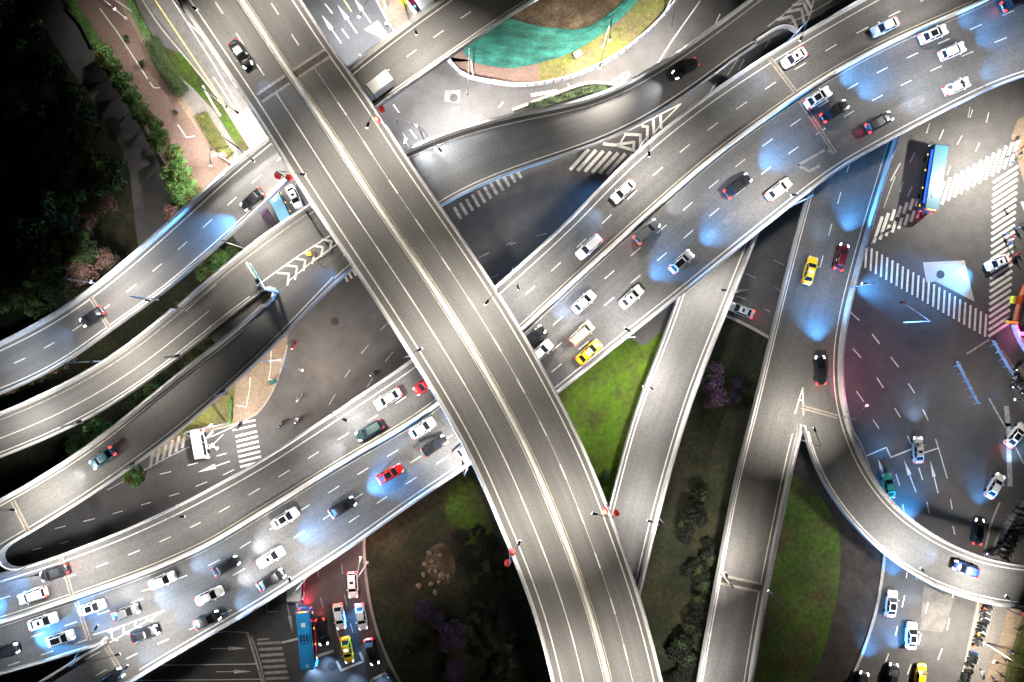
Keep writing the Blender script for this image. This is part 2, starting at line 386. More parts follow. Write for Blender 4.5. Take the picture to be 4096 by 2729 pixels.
D_E = [(3130, 620), (3030, 934), (2941, 1140), (2896, 1265), (2847, 1377), (2762, 1601), (2704, 1789), (2660, 1949), (2633, 2040), (2602, 2172), (2557, 2368), (2490, 2640)]
E_W = [(3330, 420), (3224, 783), (3170, 988), (3117, 1189), (3072, 1375), (3008, 1650), (2941, 1896), (2912, 2045), (2878, 2225), (2843, 2417), (2807, 2609), (2789, 2729), (2775, 2800)]
E_E = [(3640, 380), (3576, 576), (3545, 680), (3483, 876), (3438, 1037), (3393, 1207), (3310, 1420), (3220, 1640), (3190, 1730), (3161, 1873), (3121, 2060), (3072, 2306), (3043, 2453), (2999, 2729), (2988, 2800)]
F_I = [(3340, 560), (3250, 880), (3180, 1180), (3160, 1350), (3180, 1500), (3199, 1672), (3219, 1775), (3251, 1864), (3304, 1971), (3380, 2060), (3393, 2091), (3518, 2212), (3652, 2306), (3786, 2368), (3920, 2408), (4096, 2435), (4170, 2440)]
F_O = [(3640, 380), (3576, 576), (3545, 680), (3483, 876), (3438, 1037), (3393, 1207), (3358, 1370), (3351, 1494), (3367, 1628), (3407, 1762), (3474, 1900), (3541, 1998), (3597, 2048), (3697, 2123), (3853, 2206), (3965, 2243), (4096, 2261), (4170, 2264)]
P_L = [(700, 2478), (437, 2556), (402, 2576), (268, 2656), (152, 2729), (60, 2790)]
P_R = [(1024, 2440), (848, 2536), (670, 2639), (558, 2706), (440, 2783)]
rT = Road('T', T_L, T_R, ZT); rM = Road('M', M_N, M_S, ZM, ref=M_C); rM2 = Road('M2', M_N, M_S2, ZM, ref=M_C, ext=(20, 0))
rA = Road('A', A_N, A_S, ZA); rN = Road('N', N_N, N_S, zC, ext=(20, 0)); rB = Road('B', B_N, B_S, zB, ext=(3, 20)); rC = Road('C', C_N, C_S, zC, ext=(3, 20))
rD = Road('D', D_W, D_E, ZD, ext=(8, 20)); rE = Road('E', E_W, E_E, ZE, ext=(8, 20)); rF = Road('F', F_I, F_O, ZE, ext=(3, 20)); rP = Road('P', P_L, P_R, ZM, ext=(3, 20))

def viaduct(label, name='viaduct', cat='viaduct'):
    return empty(name, (0, 0, 0), label=label, cat=cat)
vT = viaduct('topmost four-lane viaduct crossing diagonally over every other road')
vM = viaduct('wide main viaduct full of cars on both sides of a pale median')
vA = viaduct('slim two-lane ramp passing beside the dark wood and under the topmost viaduct')
vN = viaduct('dark ramp that forks into two arms at a striped gore with a sign gantry')
vD = viaduct('empty narrow ramp dipping under the topmost viaduct beside the bright lawn')
vE = viaduct('ramp with yellow taxi that splits at a sharp white nose into a curved arm')
vA['name_note'] = ''; del vA['name_note']

# decks
rT.deck(vT); rM.deck(vM); rA.deck(vA); rN.deck(vN); rD.deck(vD); rE.deck(vE)
o = rB.deck(vN, -.004); o = rC.deck(vN, -.008); rF.deck(vE, -.004); rP.deck(vM, -.004)

# parapets
def par(road, root, which, px0=None, px1=None, **k):
    d0 = None if px0 is None else road.near(*px0)[0]; d1 = None if px1 is None else road.near(*px1)[0]
    e = edge(road, which, d0, d1)
    # find out on which side the road lies
    i = len(e) // 2; t = np.array(e[min(i + 1, len(e) - 1)][:2]) - np.array(e[i][:2]); d = (0 if d0 is None else d0) + i * 1.5
    q = np.array(road.P(d, ('w', .5))[:2]) - np.array(e[i][:2])
    side = 1 if (t[1] * q[0] - t[0] * q[1]) > 0 else -1
    return parapet_line(e, root, side, **k)
par(rT, vT, 'L'); par(rT, vT, 'R')
par(rM, vM, 'L', None, (300, 2200), posts=3.0); par(rM2, vM, 'R', None, None, posts=3.0)
par(rA, vA, 'L', posts=2.0); par(rA, vA, 'R', posts=1.95)
par(rN, vN, 'L'); par(rN, vN, 'R', (3012, 179), (1250, 1230))
par(rB, vN, 'L', (700, 1235), None); par(rB, vN, 'R', (1040, 1176), None); par(rC, vN, 'L', (1060, 1220), None); par(rC, vN, 'R', (1262, 1218), (110, 2135))
par(rD, vD, 'L'); par(rD, vD, 'R'); par(rE, vE, 'L'); par(rE, vE, 'R', (3193, 1720), None)
par(rF, vE, 'L', (3203, 1700), None); par(rF, vE, 'R', None, None)
def loose(pts, z, root, side, **k): return parapet_line(poly3(pts, z), root, side, **k)
loose([(310, 2194), (237, 2222), (130, 2257), (75, 2274), (40, 2272), (15, 2252), (5, 2225), (10, 2203), (30, 2186), (120, 2133)], ZM, vM, -1, rail=False, h=.98)
loose([(-80, 2708), (0, 2686), (179, 2637), (410, 2566), (437, 2556), (440, 2545), (425, 2545)], ZM, vM, 1, rail=False, h=.96, w=.5)
loose([(425, 2562), (402, 2578), (268, 2657), (152, 2730), (60, 2790)], ZM, vM, -1, rail=False, h=.97)
loose([(1040, 1176), (1068, 1152), (1090, 1143), (1108, 1150), (1112, 1172), (1095, 1192), (1058, 1224)], zC, vN, -1, rail=False, h=1.0, material=M['white'])
loose([(3193, 1722), (3199, 1690), (3201, 1668), (3203, 1690), (3205, 1705)], ZE, vE, -1, rail=False, h=1.0, w=.3)
loose([(3020, 172), (3072, 141), (3099, 117), (3139, 106), (3170, 117), (3188, 134), (3196, 150)], 8.0, vN, -1, rail=False, h=1.0, w=.5, material=M['white'])

# medians
def median(road, root, w=.62, h=.8, o=0.0, d0=None, d1=None):
    mb = MB(); rings = []
    for d in np.arange(0, road.s[-1], 1.5):
        i, _ = road.interp(d); n = road.N[i]; p = road.P(d, ('w', .512) if road is rT else ('C', o))
        rings.append([(p[0] + n[0] * a, p[1] + n[1] * a, p[2] + z) for a, z in ((w / 2, 0), (w * .24, h * .5), (w * .2, h), (-w * .2, h), (-w * .24, h * .5), (-w / 2, 0))])
    mb.loft(rings, 0); return mb.build('median_barrier', M['median'], root)
median(rT, vT, .75); median(rM, vM, .7)

# painted lines on the decks
mk = MB()
rT.line(mk, ('L', 1.45), .2); rT.line(mk, ('R', 1.15), .2); rT.line(mk, ('w', .478), .16); rT.line(mk, ('w', .548), .16, m=1)
dT = rT.near(1150, 300)[0]
flip = rT.s[-1] - dT < dT
sT0, sT1 = (dT + .8, rT.s[-1])
rT.line(mk, ('w', .285), .14, d0=sT0, d1=sT1); rT.dashes(mk, ('w', .285), (1300, 700), 3.0, 7.5, .2, up=.009, d0=sT0)
rT.dashes(mk, ('w', .735), (1452, 380), 2.4, 7.2, .2, up=.009, d0=sT0); rT.line(mk, ('w', .735), .06, d0=sT0)
rT.dashes(mk, ('w', .285), (868, 38), 2.1, 5.7, .17, d1=dT - .8); rT.dashes(mk, ('w', .735), (1180, 160), 2.1, 5.7, .17, d1=dT - .8)
mk.build('lane_markings', [M['paint'], M['paint_c']], vT)
mk = MB()
rM.line(mk, ('L', 1.3), .18); rM.line(mk, ('C', -.75), .15, m=1); rM.line(mk, ('C', .75), .13, m=2); rM2.line(mk, ('R', .95), .18, d1=rM2.near(560, 2690)[0])
rM.dashes(mk, ('l', .47), (2423, 872)); rM.dashes(mk, ('r', .245), (2748, 822), d1=rM.near(500, 2400)[0]); rM.dashes(mk, ('r', .50), (2611, 986), d1=rM.near(870, 2510)[0])
rM.dashes(mk, ('r', .72), (2411, 1262), d0=rM.near(2411, 1240)[0], d1=rM.near(1350, 2150)[0])
rM.dashes(mk, ('C', 3.9), (282, 2495), d0=rM.near(620, 2370)[0]); rM.dashes(mk, ('C', 7.2), (163, 2533), d0=rM.near(520, 2420)[0])
rP.dashes(mk, ('w', .5), (640, 2540), up=.004); rP.line(mk, ('L', .8), .15, up=.004, d0=rP.near(390, 2585)[0])
def dpoly(mb, pts, z, up=.01, m=0):
    mb.quad([(*W(p[0], p[1], z(p[0]) if callable(z) else z), (z(p[0]) if callable(z) else z) + up) for p in pts], m)
def dline(mb, pts, z, w=.2, up=.01, m=0):
    for a, b in zip(pts[:-1], pts[1:]):
        za = z(a[0]) if callable(z) else z; zb = z(b[0]) if callable(z) else z
        p = np.array(W(*a, za)); q = np.array(W(*b, zb)); t = (q - p) / np.linalg.norm(q - p); n = np.array((-t[1], t[0])) * w / 2
        p = p - t * w * .3; q = q + t * w * .3
        mb.quad([(*(p + n), za + up), (*(p - n), za + up), (*(q - n), zb + up), (*(q + n), zb + up)], m)
dline(mk, [(655, 2442), (500, 2500), (372, 2540)], ZM, .16); dline(mk, [(660, 2443), (560, 2500), (440, 2570)], ZM, .16, .013)
for k in range(4):
    t = k / 4.; x = 600 - 46 * k; y = 2468 + 17 * k; w = 12 + 9 * k
    dline(mk, [(x - 6 - w * .3, y - w * .1), (x - 14, y + w * .7 + 6), (x + 12 - w * .1, y + w * 1.1)], ZM, .28, .016)
mk.build('lane_markings', [M['paint'], M['paint_c'], M['paint_worn']], vM)
mk = MB()
rA.line(mk, ('L', 1.05), .2); rA.line(mk, ('R', .95), .18); rA.dashes(mk, ('w', .50), (831, 897))
mk.build('lane_markings', M['paint'], vA)
mk = MB()
dfk = rN.near(1300, 900)[0]
rN.line(mk, ('L', 1.15), .15, d1=rN.near(700, 1230)[0]); rN.line(mk, ('R', .95), .17, d1=rN.near(1280, 1195)[0])
rB.line(mk, ('L', 1.0), .15, m=1); rB.line(mk, ('R', .85), .18, d0=rB.near(1010, 1199)[0]); rB.line(mk, ('w', .56), .12, d0=rB.near(830, 1240)[0])
rC.line(mk, ('L', .8), .15, d0=rC.near(1015, 1264)[0]); rC.line(mk, ('R', .95), .17)
g0 = [(1328, 938), (1200, 1020), (1084, 1102), (1030, 1143)]; g1 = [(1352, 974), (1240, 1054), (1160, 1120), (1128, 1164)]
dline(mk, g0, zC, .2, .012); dline(mk, g1, zC, .2, .012)
for (ax, ay), (bx, by), (cx, cy) in (((1290, 958), (1327, 966), (1319, 999)), ((1255, 984), (1292, 989), (1284, 1026)), ((1216, 1012), (1258, 1017), (1249, 1055)), ((1180, 1034), (1222, 1040), (1214, 1082)), ((1146, 1062), (1188, 1067), (1180, 1118)), ((1110, 1092), (1156, 1095), (1150, 1140))):
    dline(mk, [(ax, ay), (bx, by), (cx, cy)], zC, .33, .016)
# gore stripes where the dark ramp meets the slip lane at its far end
dline(mk, [(3072, 106), (3130, 62), (3200, 0)], 8, .2, .012); dline(mk, [(3216, 120), (3240, 60), (3254, 0)], 8, .2, .012)
for x0, y0, x1, y1, x2, y2 in ((3112, 78, 3166, 66, 3188, 112), (3148, 48, 3206, 36, 3216, 92), (3172, 22, 3214, 12, 3236, 60), (3200, 0, 3222, -6, 3244, 30)):
    dline(mk, [(x0, y0), (x1, y1), (x2, y2)], 8, .5, .016)
mk.build('lane_markings', [M['paint'], M['paint_worn']], vN)
mk = MB()
rD.line(mk, ('L', .95), .2); rD.line(mk, ('R', 1.0), .2)
mk.build('lane_markings', M['paint'], vD)
mk = MB()
rE.line(mk, ('L', .9), .18); rE.line(mk, ('R', 1.0), .2, d0=rE.near(3190, 1740)[0])
rE.dashes(mk, ('w', .47), (3354, 791), d1=rE.near(3280, 1110)[0])
rF.line(mk, ('L', .85), .18, d0=rF.near(3215, 1730)[0]); rF.line(mk, ('R', 1.05), .18)
dline(mk, [(3180, 1655), (3211, 1550), (3214, 1660)], ZE, .2, .014); dline(mk, [(3194, 1600), (3212, 1602)], ZE, .25, .017)
mk.build('lane_markings', M['paint'], vE)

# expansion joints: pale transition strips with a dark steel comb
def joint(root, a, b, z, w=.95, kind=0):
    za = z(a[0]) if callable(z) else z; zb = z(b[0]) if callable(z) else z
    mb = MB(); p = np.array(W(*a, za)); q = np.array(W(*b, zb)); t = (q - p) / np.linalg.norm(q - p); n = np.array((-t[1], t[0]))
    def band(o, w, m, up):
        mb.quad([(*(p + n * (o - w / 2)), za + up), (*(q + n * (o - w / 2)), zb + up), (*(q + n * (o + w / 2)), zb + up), (*(p + n * (o + w / 2)), za + up)], m)
    if kind == 1: band(0, w * 1.9, 0, .020); band(0, w, 1, .024)
    else: band(0, w, 0, .020); band(0, w * .16, 1, .024)
    return mb.build('expansion_joint', [M['jointc'], M['joint']], root)
joint(vT, (1038, 393), (1150, 318), ZT, .95, 1); joint(vT, (1170, 304), (1310, 212), ZT, .95, 1)
joint(vM, (3080, 236), (3185, 372), ZM, .8); joint(vM, (3198, 398), (3340, 612), ZM, .8)
joint(vM, (243, 2232), (290, 2386), ZM, .8); joint(vM, (305, 2404), (358, 2562), ZM, .8); joint(vM, (425, 2585), (500, 2712), ZM, .9)
joint(vA, (362, 1188), (440, 1318), ZA, .8); joint(vN, (52, 2005), (112, 2126), zC, .9); joint(vE, (2886, 2318), (3045, 2352), ZE, .95, 1); joint(vE, (3207, 1628), (3352, 1668), ZE, .8)
# worn and repaired patches of the main deck
for (x0, y0), (x1, y1), w, m in (((3518, 470), (3690, 395), 1.2, 0), ((2990, 822), (2900, 888), 1.3, 0), ((2880, 905), (2840, 945), 1.2, 0), ((1660, 1815), (1600, 1855), 1.6, 0), ((1010, 2290), (900, 2330), 2.4, 0), ((2240, 1440), (2290, 1405), 1.0, 0)):
    mk = MB(); dline(mk, [(x0, y0), (x1, y1)], ZM, w, .0045); mk.build('repair_patch', M['patch_dark' if m else 'patch'], vM)

mk = MB(); dline(mk, [(3340, 612), (3304, 598), (3192, 661), (3237, 686), (3275, 664)], ZM, .45, .018); mk.build('joint_frame', M['jointc'], vM)
# piers
allr = {'T': rT, 'M': rM, 'A': rA, 'N': rN, 'B': rB, 'C': rC, 'D': rD, 'E': rE, 'F': rF, 'P': rP}
def inside(road, p, zmax):
    i = int(np.argmin(np.hypot(*(road.C - p).T)))
    if road.Z[i] >= zmax: return False
    o = -float(np.dot(p - road.C[i], road.N[i])); al = abs(float(np.dot(p - road.C[i], road.T[i])))
    return al < 3 and -road.l[i] - 1.5 < o < road.r[i] + 1.5
for key, root, spec in (('T', vT, (.3, .7)), ('M', vM, (.28, .72)), ('A', vA, (.5,)), ('N', vN, (.5,)), ('B', vN, (.5,)), ('C', vN, (.5,)), ('D', vD, (.5,)), ('E', vE, (.5,)), ('F', vE, (.5,))):
    rd = allr[key]
    for d in np.arange(12, rd.s[-1] - 5, 24):
        for f in spec:
            p = rd.P(d, ('w', f)); q = np.array(p[:2])
            if abs(q[0]) > 100 or abs(q[1]) > 68: continue
            if any(inside(r2, q, p[2] - .5) for k2, r2 in allr.items() if k2 != key): continue
            i, _ = rd.interp(d); mb = MB(); mb.prism([(q[0] + .75 * math.cos(a), q[1] + .75 * math.sin(a)) for a in np.linspace(0, 2 * math.pi, 13)[:-1]], -.1, p[2] - rd.thick + .02)
            mb.build('pier', M['concrete'], root)
# ---------------------------------------------------------------- street level
def g(pts, z=0.0): return [W(p[0], p[1], 0.0) for p in pts]
def sheet(name, pts, z, m, smooth_it=False):
    mb = MB(); P = np.array(g(pts))
    if smooth_it:
        Q = np.vstack([P, P[:1]]); Q = resample(Q, .7); n = len(Q) - 1; A = np.vstack([Q[:-1]] * 3); A = smooth(A, 3)
        P = A[n:2 * n]
    a = np.sum(P[:, 0] * np.roll(P[:, 1], -1) - np.roll(P[:, 0], -1) * P[:, 1])
    if a < 0: P = P[::-1]
    mb.v = [(p[0], p[1], z) for p in P]; mb.f = [tuple(range(len(P)))]; mb.m = [0]
    return struct(mb, name, m)
mb = MB(); mb.quad([(-700, -700, 0), (700, -700, 0), (700, 700, 0), (-700, 700, 0)]); struct(mb, 'ground', M['ground'])
LV = .004
# wood floor and greenery to the west
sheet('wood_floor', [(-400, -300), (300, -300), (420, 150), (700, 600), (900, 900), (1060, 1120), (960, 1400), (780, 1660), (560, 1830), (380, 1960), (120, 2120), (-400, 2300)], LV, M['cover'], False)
sheet('service_road', [(60, -80), (107, 0), (165, 89), (277, 268), (330, 348), (402, 446), (469, 558), (520, 690), (536, 859), (553, 992), (560, 1100), (640, 1060), (650, 939), (680, 792), (650, 680), (590, 560), (520, 440), (440, 320), (370, 192), (277, 45), (240, -80)], 2 * LV, M['ground'])
sheet('pavement', [(270, -60), (300, 20), (400, 180), (500, 380), (620, 590), (720, 760), (820, 900), (960, 800), (960, 690), (860, 610), (790, 520), (700, 390), (650, 300), (570, 170), (480, 20), (440, -60)], 3 * LV, M['pink'])
sheet('pavement', [(440, -60), (480, 20), (570, 170), (650, 300), (700, 390), (790, 520), (860, 610), (960, 700), (985, 680), (905, 610), (830, 520), (760, 430), (690, 330), (610, 200), (510, 40), (480, -60)], 3 * LV, M['tan'])
sheet('path', [(480, -60), (510, 40), (610, 200), (690, 330), (760, 430), (830, 520), (905, 610), (960, 650), (940, 580), (860, 450), (760, 340), (660, 260), (600, 150), (540, 40), (510, -60)], 3 * LV, M['path'])
sheet('planting_bed', [(510, -60), (545, 40), (605, 150), (665, 260), (770, 350), (865, 450), (940, 575), (1000, 660), (1030, 640), (960, 520), (860, 380), (760, 230), (640, 180), (585, 100), (530, 0), (500, -60)], 4 * LV, M['lawn'])
sheet('slip_road', [(535, -60), (620, 60), (760, 240), (880, 400), (1000, 580), (1100, 700), (1300, 760), (1150, 480), (1000, 250), (860, 20), (820, -60)], 5 * LV, M['patch'])
# centre plaza between the ramps and corner lawn
sheet('pavement', [(1150, 1340), (1148, 1390), (1120, 1500), (1070, 1610), (1030, 1660), (960, 1690), (900, 1702), (740, 1765), (600, 1840), (600, 1780), (900, 1540)], 2 * LV, M['tan'])
sheet('corner_lawn', [(940, 1560), (938, 1600), (932, 1680), (900, 1697), (800, 1712), (760, 1738), (700, 1770), (700, 1700), (860, 1560), (950, 1480)], 3 * LV, M['lawn_y'])
# construction plot top centre
sheet('pavement', [(1480, -60), (1500, 0), (1560, 95), (1600, 160), (1760, 40), (1900, -60)], 2 * LV, M['tan'])
sheet('soil', [(1900, 60), (2100, -60), (2620, -60), (2560, 0), (2430, 120), (2250, 200), (1900, 190)], 2 * LV, M['soil'])
sheet('pavement', [(1760, 250), (1775, 225), (1800, 250), (1835, 300), (1880, 320), (1960, 335), (2048, 350), (2150, 343), (2250, 325), (2350, 290), (2450, 240), (2545, 168), (2620, 100), (2700, 0), (2740, -60), (2520, -60), (2460, 80), (2320, 180), (2140, 250), (2048, 268), (1970, 262), (1900, 245), (1845, 190)], 3 * LV, M['pink'])
sheet('verge', [(2160, 332), (2250, 318), (2350, 283), (2450, 233), (2540, 162), (2615, 95), (2695, 0), (2735, -60), (2520, -60), (2440, 100), (2310, 190), (2160, 250)], 4 * LV, M['lawn_y'])
nt_ = MB()
outer = [(1840, 190), (1870, 232), (1900, 252), (1960, 266), (2048, 276), (2140, 258), (2250, 228), (2330, 188), (2400, 143), (2480, 80), (2540, 20), (2600, -50)]
inner = [(1925, 130), (1960, 110), (2010, 80), (2048, 78), (2090, 92), (2150, 107), (2250, 118), (2310, 121), (2360, 108), (2420, 70), (2470, 30), (2530, -40)]
Po, Pi = resample(np.array(g(outer)), 1.0), resample(np.array(g(inner)), 1.0)
n_ = 60; Po = resample(Po, np.hypot(*np.diff(Po, axis=0).T).sum() / n_)[:n_]; Pi = resample(Pi, np.hypot(*np.diff(Pi, axis=0).T).sum() / n_)[:n_]
rows = []
for i in range(n_):
    row = []
    for k in range(13):
        t = k / 12.; p = Po[i] * (1 - t) + Pi[i] * t
        row.append((p[0], p[1], .05 + (.35 * math.sin(i * .55 + k * .3) * .4 + .3 + .35 * rng.random()) * math.sin(math.pi * (.06 + .9 * t)) + .15 * t))
    rows.append(row)
nt_.smooth = True; nt_.loft(rows, 0, cap=False)
tag(nt_.build('dust_net', M['net']), 'crumpled green dust net spread over the bare soil plot', 'net')
# dark soil and leaves in place of the unlit gap beside the dark ramp
sheet('soil', [(2050, 445), (2180, 395), (2353, 330), (2482, 346), (2400, 385), (2240, 422), (2060, 456)], 2 * LV, M['soil_dark'])
# park lawns
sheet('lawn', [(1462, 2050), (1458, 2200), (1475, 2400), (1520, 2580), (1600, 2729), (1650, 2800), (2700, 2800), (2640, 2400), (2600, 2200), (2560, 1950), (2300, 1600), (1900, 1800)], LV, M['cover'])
sheet('lawn', [(1760, 1960), (1880, 1880), (1930, 2000), (1990, 2150), (1900, 2200), (1800, 2130)], LV * 1.6, M['lawn'], True)
sheet('soil', [(1690, 2200), (1780, 2150), (1830, 2250), (1820, 2340), (1750, 2360), (1700, 2300)], LV * 1.6, M['soil'], True)
sheet('lawn', [(2180, 1560), (2330, 1380), (2480, 1330), (2580, 1385), (2640, 1330), (2720, 1360), (2700, 1700), (2600, 2100), (2400, 2100)], LV * 1.5, M['lush'])
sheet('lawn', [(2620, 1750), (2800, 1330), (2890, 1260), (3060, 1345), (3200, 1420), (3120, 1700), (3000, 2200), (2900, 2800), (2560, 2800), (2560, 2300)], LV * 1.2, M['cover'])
sheet('lawn', [(3130, 1850), (3300, 2000), (3360, 2120), (3364, 2240), (3350, 2400), (3310, 2560), (3270, 2680), (3200, 2800), (2960, 2800)], 2 * LV, M['lawn'], True)
sheet('planting_bed', [(3150, 1700), (3420, 1950), (3545, 2200), (3525, 2330), (3505, 2440), (3450, 2600), (3390, 2740), (3360, 2800), (3150, 2800), (3100, 2200)], LV, M['soil_dark'])
# pavements on the east side
sheet('pavement', [(3905, 2400), (3880, 2560), (3840, 2729), (3820, 2800), (4200, 2800), (4200, 2360)], LV, M['path'])
sheet('pavement', [(4040, 2400), (4000, 2560), (3935, 2729), (3910, 2800), (4200, 2800), (4200, 2380)], 2 * LV, M['tan'])
sheet('lawn', [(4110, 2440), (4075, 2500), (4060, 2560), (4030, 2640), (4005, 2800), (4250, 2800), (4250, 2440)], 3 * LV, M['lawn_y'])
sheet('pavement', [(4110, 1190), (4075, 1330), (4110, 1430), (4060, 1470), (4000, 1380), (4075, 1620), (4140, 1700), (4250, 1600), (4250, 1190)], LV, M['path'])
sheet('pavement', [(4120, 1990), (4040, 2060), (3990, 2140), (3950, 2230), (3960, 2270), (4200, 2280), (4200, 1960)], LV, M['path'])
sheet('pavement', [(4045, 545), (4070, 480), (4250, 400), (4250, 900), (4130, 860)], LV, M['tan'])
sheet('concrete_patch', [(3692, 1050), (3858, 1042), (3898, 1207), (3742, 1126), (3706, 1131)], LV, M['concrete'])
sheet('repair_patch', [(3695, 2345), (3820, 2390), (3770, 2530), (3680, 2520)], LV, M['patch'])
sheet('repair_patch', [(1780, 362), (1842, 360), (1838, 414), (1778, 406)], LV, M['patch'])

def kerb(pts, w=.3, h=.13):
    P = resample(smooth(resample(np.array(g(pts)), .5), 4), 1.0); T = np.gradient(P, axis=0); T /= np.linalg.norm(T, axis=1)[:, None]; N = np.c_[-T[:, 1], T[:, 0]] * w / 2
    m_ = MB(); m_.loft([[(*(p + n), 0), (*(p + n), h), (*(p - n), h), (*(p - n), 0)] for p, n in zip(P, N)], 0); return struct(m_, 'kerb', M['kerb'])
kerb([(1458, 2120), (1456, 2200), (1462, 2300), (1478, 2410), (1505, 2520), (1550, 2640), (1605, 2740)], .5)
kerb([(3540, 2200), (3525, 2330), (3505, 2445), (3455, 2600), (3395, 2740)], .55)
kerb([(2880, 1255), (2960, 1285), (3040, 1330), (3110, 1370)], .5)
kerb([(1150, 1380), (1120, 1500), (1070, 1612), (1028, 1662), (955, 1695), (850, 1720)], .3)
kerb([(545, -40), (640, 110), (760, 250), (880, 400), (1000, 590)], .3); kerb([(1490, -30), (1530, 50), (1600, 170)], .35)
kerb([(1775, 226), (1840, 302), (1900, 322), (2048, 350), (2150, 344), (2250, 326), (2350, 291), (2450, 241), (2545, 169), (2620, 100), (2700, 0)], .3)
kerb([(3912, 2420), (3884, 2550), (3838, 2735)], .28); kerb([(3998, 2010), (3965, 2080), (3945, 2160), (3935, 2235)], .3); kerb([(280, 40), (330, 110), (410, 190), (510, 390)], .3)
kerb([(2050, 443), (2180, 393), (2353, 328), (2482, 344)], .5, .5); kerb([(1005, 2545), (1040, 2640), (1060, 2740)], .25)
kerb([(3380, 1720), (3440, 1850), (3485, 1960), (3540, 2040)], .35)

# paint on the street
def gl(mb, pts, w=.2, m=0, up=.026): dline(mb, pts, 0.0, w, up, m)
def arrow(mb, tail, tip, w=.2, hw=.42, f=.5, m=0):
    a, b = np.array(W(*tail, 0)), np.array(W(*tip, 0)); t = (b - a) / np.linalg.norm(b - a); n = np.array((-t[1], t[0])); c = a + (b - a) * f
    mb.quad([(*(a + n * w / 2), .026), (*(a - n * w / 2), .026), (*(c - n * w / 2), .026), (*(c + n * w / 2), .026)], m)
    mb.quad([(*(c + n * hw), .027), (*(c - n * hw), .027), (*b, .027)], m)
def zebra(name, b0, t0, step, n, w, m='paint', skip=(), shrink=0, gap=None):
    mb = MB()
    for i in range(n):
        if i in skip: continue
        b = np.array((b0[0] + step[0] * i, b0[1] + step[1] * i)); t = np.array((t0[0] + step[0] * i, t0[1] + step[1] * i)); t = b + (t - b) * (1 - shrink * i)
        if gap and gap[0] <= i <= gap[1]:
            gl(mb, [b, b + (t - b) * .38], w); gl(mb, [b + (t - b) * .62, t], w)
        else: gl(mb, [b, t], w)
    return struct(mb, name, M[m])
zebra('zebra_crossing', (3495, 969), (3528, 870), (24.8, -14.1), 23, .56, gap=(2, 8))
zebra('zebra_crossing', (3974, 730), (4070, 667), (-.75, 25.6), 25, .50, shrink=.008)
zebra('zebra_crossing', (3461, 1070), (3466, 985), (20.8, 11.95), 24, .38)
zebra('zebra_crossing', (944, 1746), (1026, 1726), (3.2, 20.2), 8, .40); zebra('zebra_crossing', (930, 1700), (1020, 1681), (1, 21), 2, .36)
zebra('zebra_crossing', (1033, 2575), (1120, 2570), (5.4, 23.5), 7, .5, 'paint_worn')
zebra('zebra_crossing', (2283, 677), (2352, 600), (29.5, 3.6), 8, .62, 'paint'); zebra('zebra_crossing', (1842, 873), (1818, 832), (24.2, -16.2), 11, .55, 'paint_worn')
zebra('zebra_crossing', (1377, 1100), (1390, 1124), (16.5, -11.5), 5, .4); zebra('zebra_crossing', (600, 1870), (612, 1812), (26, -16), 6, .5, 'paint_worn')
mk = MB()
# north-west street
gl(mk, [(600, -30), (680, 90), (780, 240), (900, 420), (1010, 590)], .22, 1); gl(mk, [(690, 0), (745, 85), (850, 250), (950, 420), (1030, 560)], .2); gl(mk, [(745, 85), (820, 155)], .2)
gl(mk, [(812, 345), (850, 415), (880, 462)], .35); gl(mk, [(855, 310), (905, 385), (940, 440)], .18)
gl(mk, [(400, 35), (470, 130), (535, 230), (590, 315)], .22, 0); gl(mk, [(600, 330), (615, 352), (640, 352)], .16); gl(mk, [(712, 500), (745, 550), (780, 545)], .16)
gl(mk, [(460, 0), (520, 40), (545, 60)], .2)
# top centre street
arrow(mk, (1365, 173), (1287, 60)); arrow(mk, (1428, 133), (1350, 20)); arrow(mk, (1484, 92), (1415, -8))
for a, b in (((1301, 17), (1329, 53)), ((1369, 118), (1394, 152)), ((1438, 218), (1450, 232)), ((1574, 420), (1596, 450)), ((1640, 520), (1665, 552)), ((1995, 430), (2012, 410)), ((2860, 100), (2879, 58)), ((2272, 335), (2286, 356))): gl(mk, [a, b], .22)
gl(mk, [(1376, 0), (1406, 46)], .2, 1); gl(mk, [(2128, 381), (2225, 364)], .55, 0); gl(mk, [(2134, 404), (2220, 385)], .3, 0)
gl(mk, [(2620, 270), (2690, 160), (2800, 5)], .2)
mk.quad([(*p, .026) for p in g([(1458, 119), (1511, 83), (1555, 143), (1537, 158)])], 1)
gl(mk, [(2430, 338), (2460, 322), (2490, 296), (2512, 289), (2518, 298), (2500, 320), (2480, 342)], .22)
gl(mk, [(2446, 330), (2462, 335), (2458, 318)], .3); gl(mk, [(2478, 314), (2492, 316), (2488, 298)], .3)
# gore beside the main viaduct
gl(mk, [(2415, 576), (2470, 582), (2545, 605)], .55); gl(mk, [(2725, 415), (2640, 500), (2600, 560)], .22); gl(mk, [(2430, 560), (2560, 500), (2725, 415)], .22)
for p in ([(2470, 578), (2536, 569), (2534, 596)], [(2500, 538), (2562, 540), (2560, 590)], [(2570, 505), (2590, 508), (2588, 560)], [(2613, 478), (2616, 540)], [(2642, 462), (2644, 512)]): gl(mk, p, .5)
gl(mk, [(2480, 575), (2502, 538)], .3)
gl(mk, [(2910, 300), (2965, 215)], .18, 2); gl(mk, [(2955, 280), (2975, 240)], .2, 2); gl(mk, [(2840, 370), (2865, 330)], .2, 2); gl(mk, [(3060, 190), (3080, 160)], .3, 2)
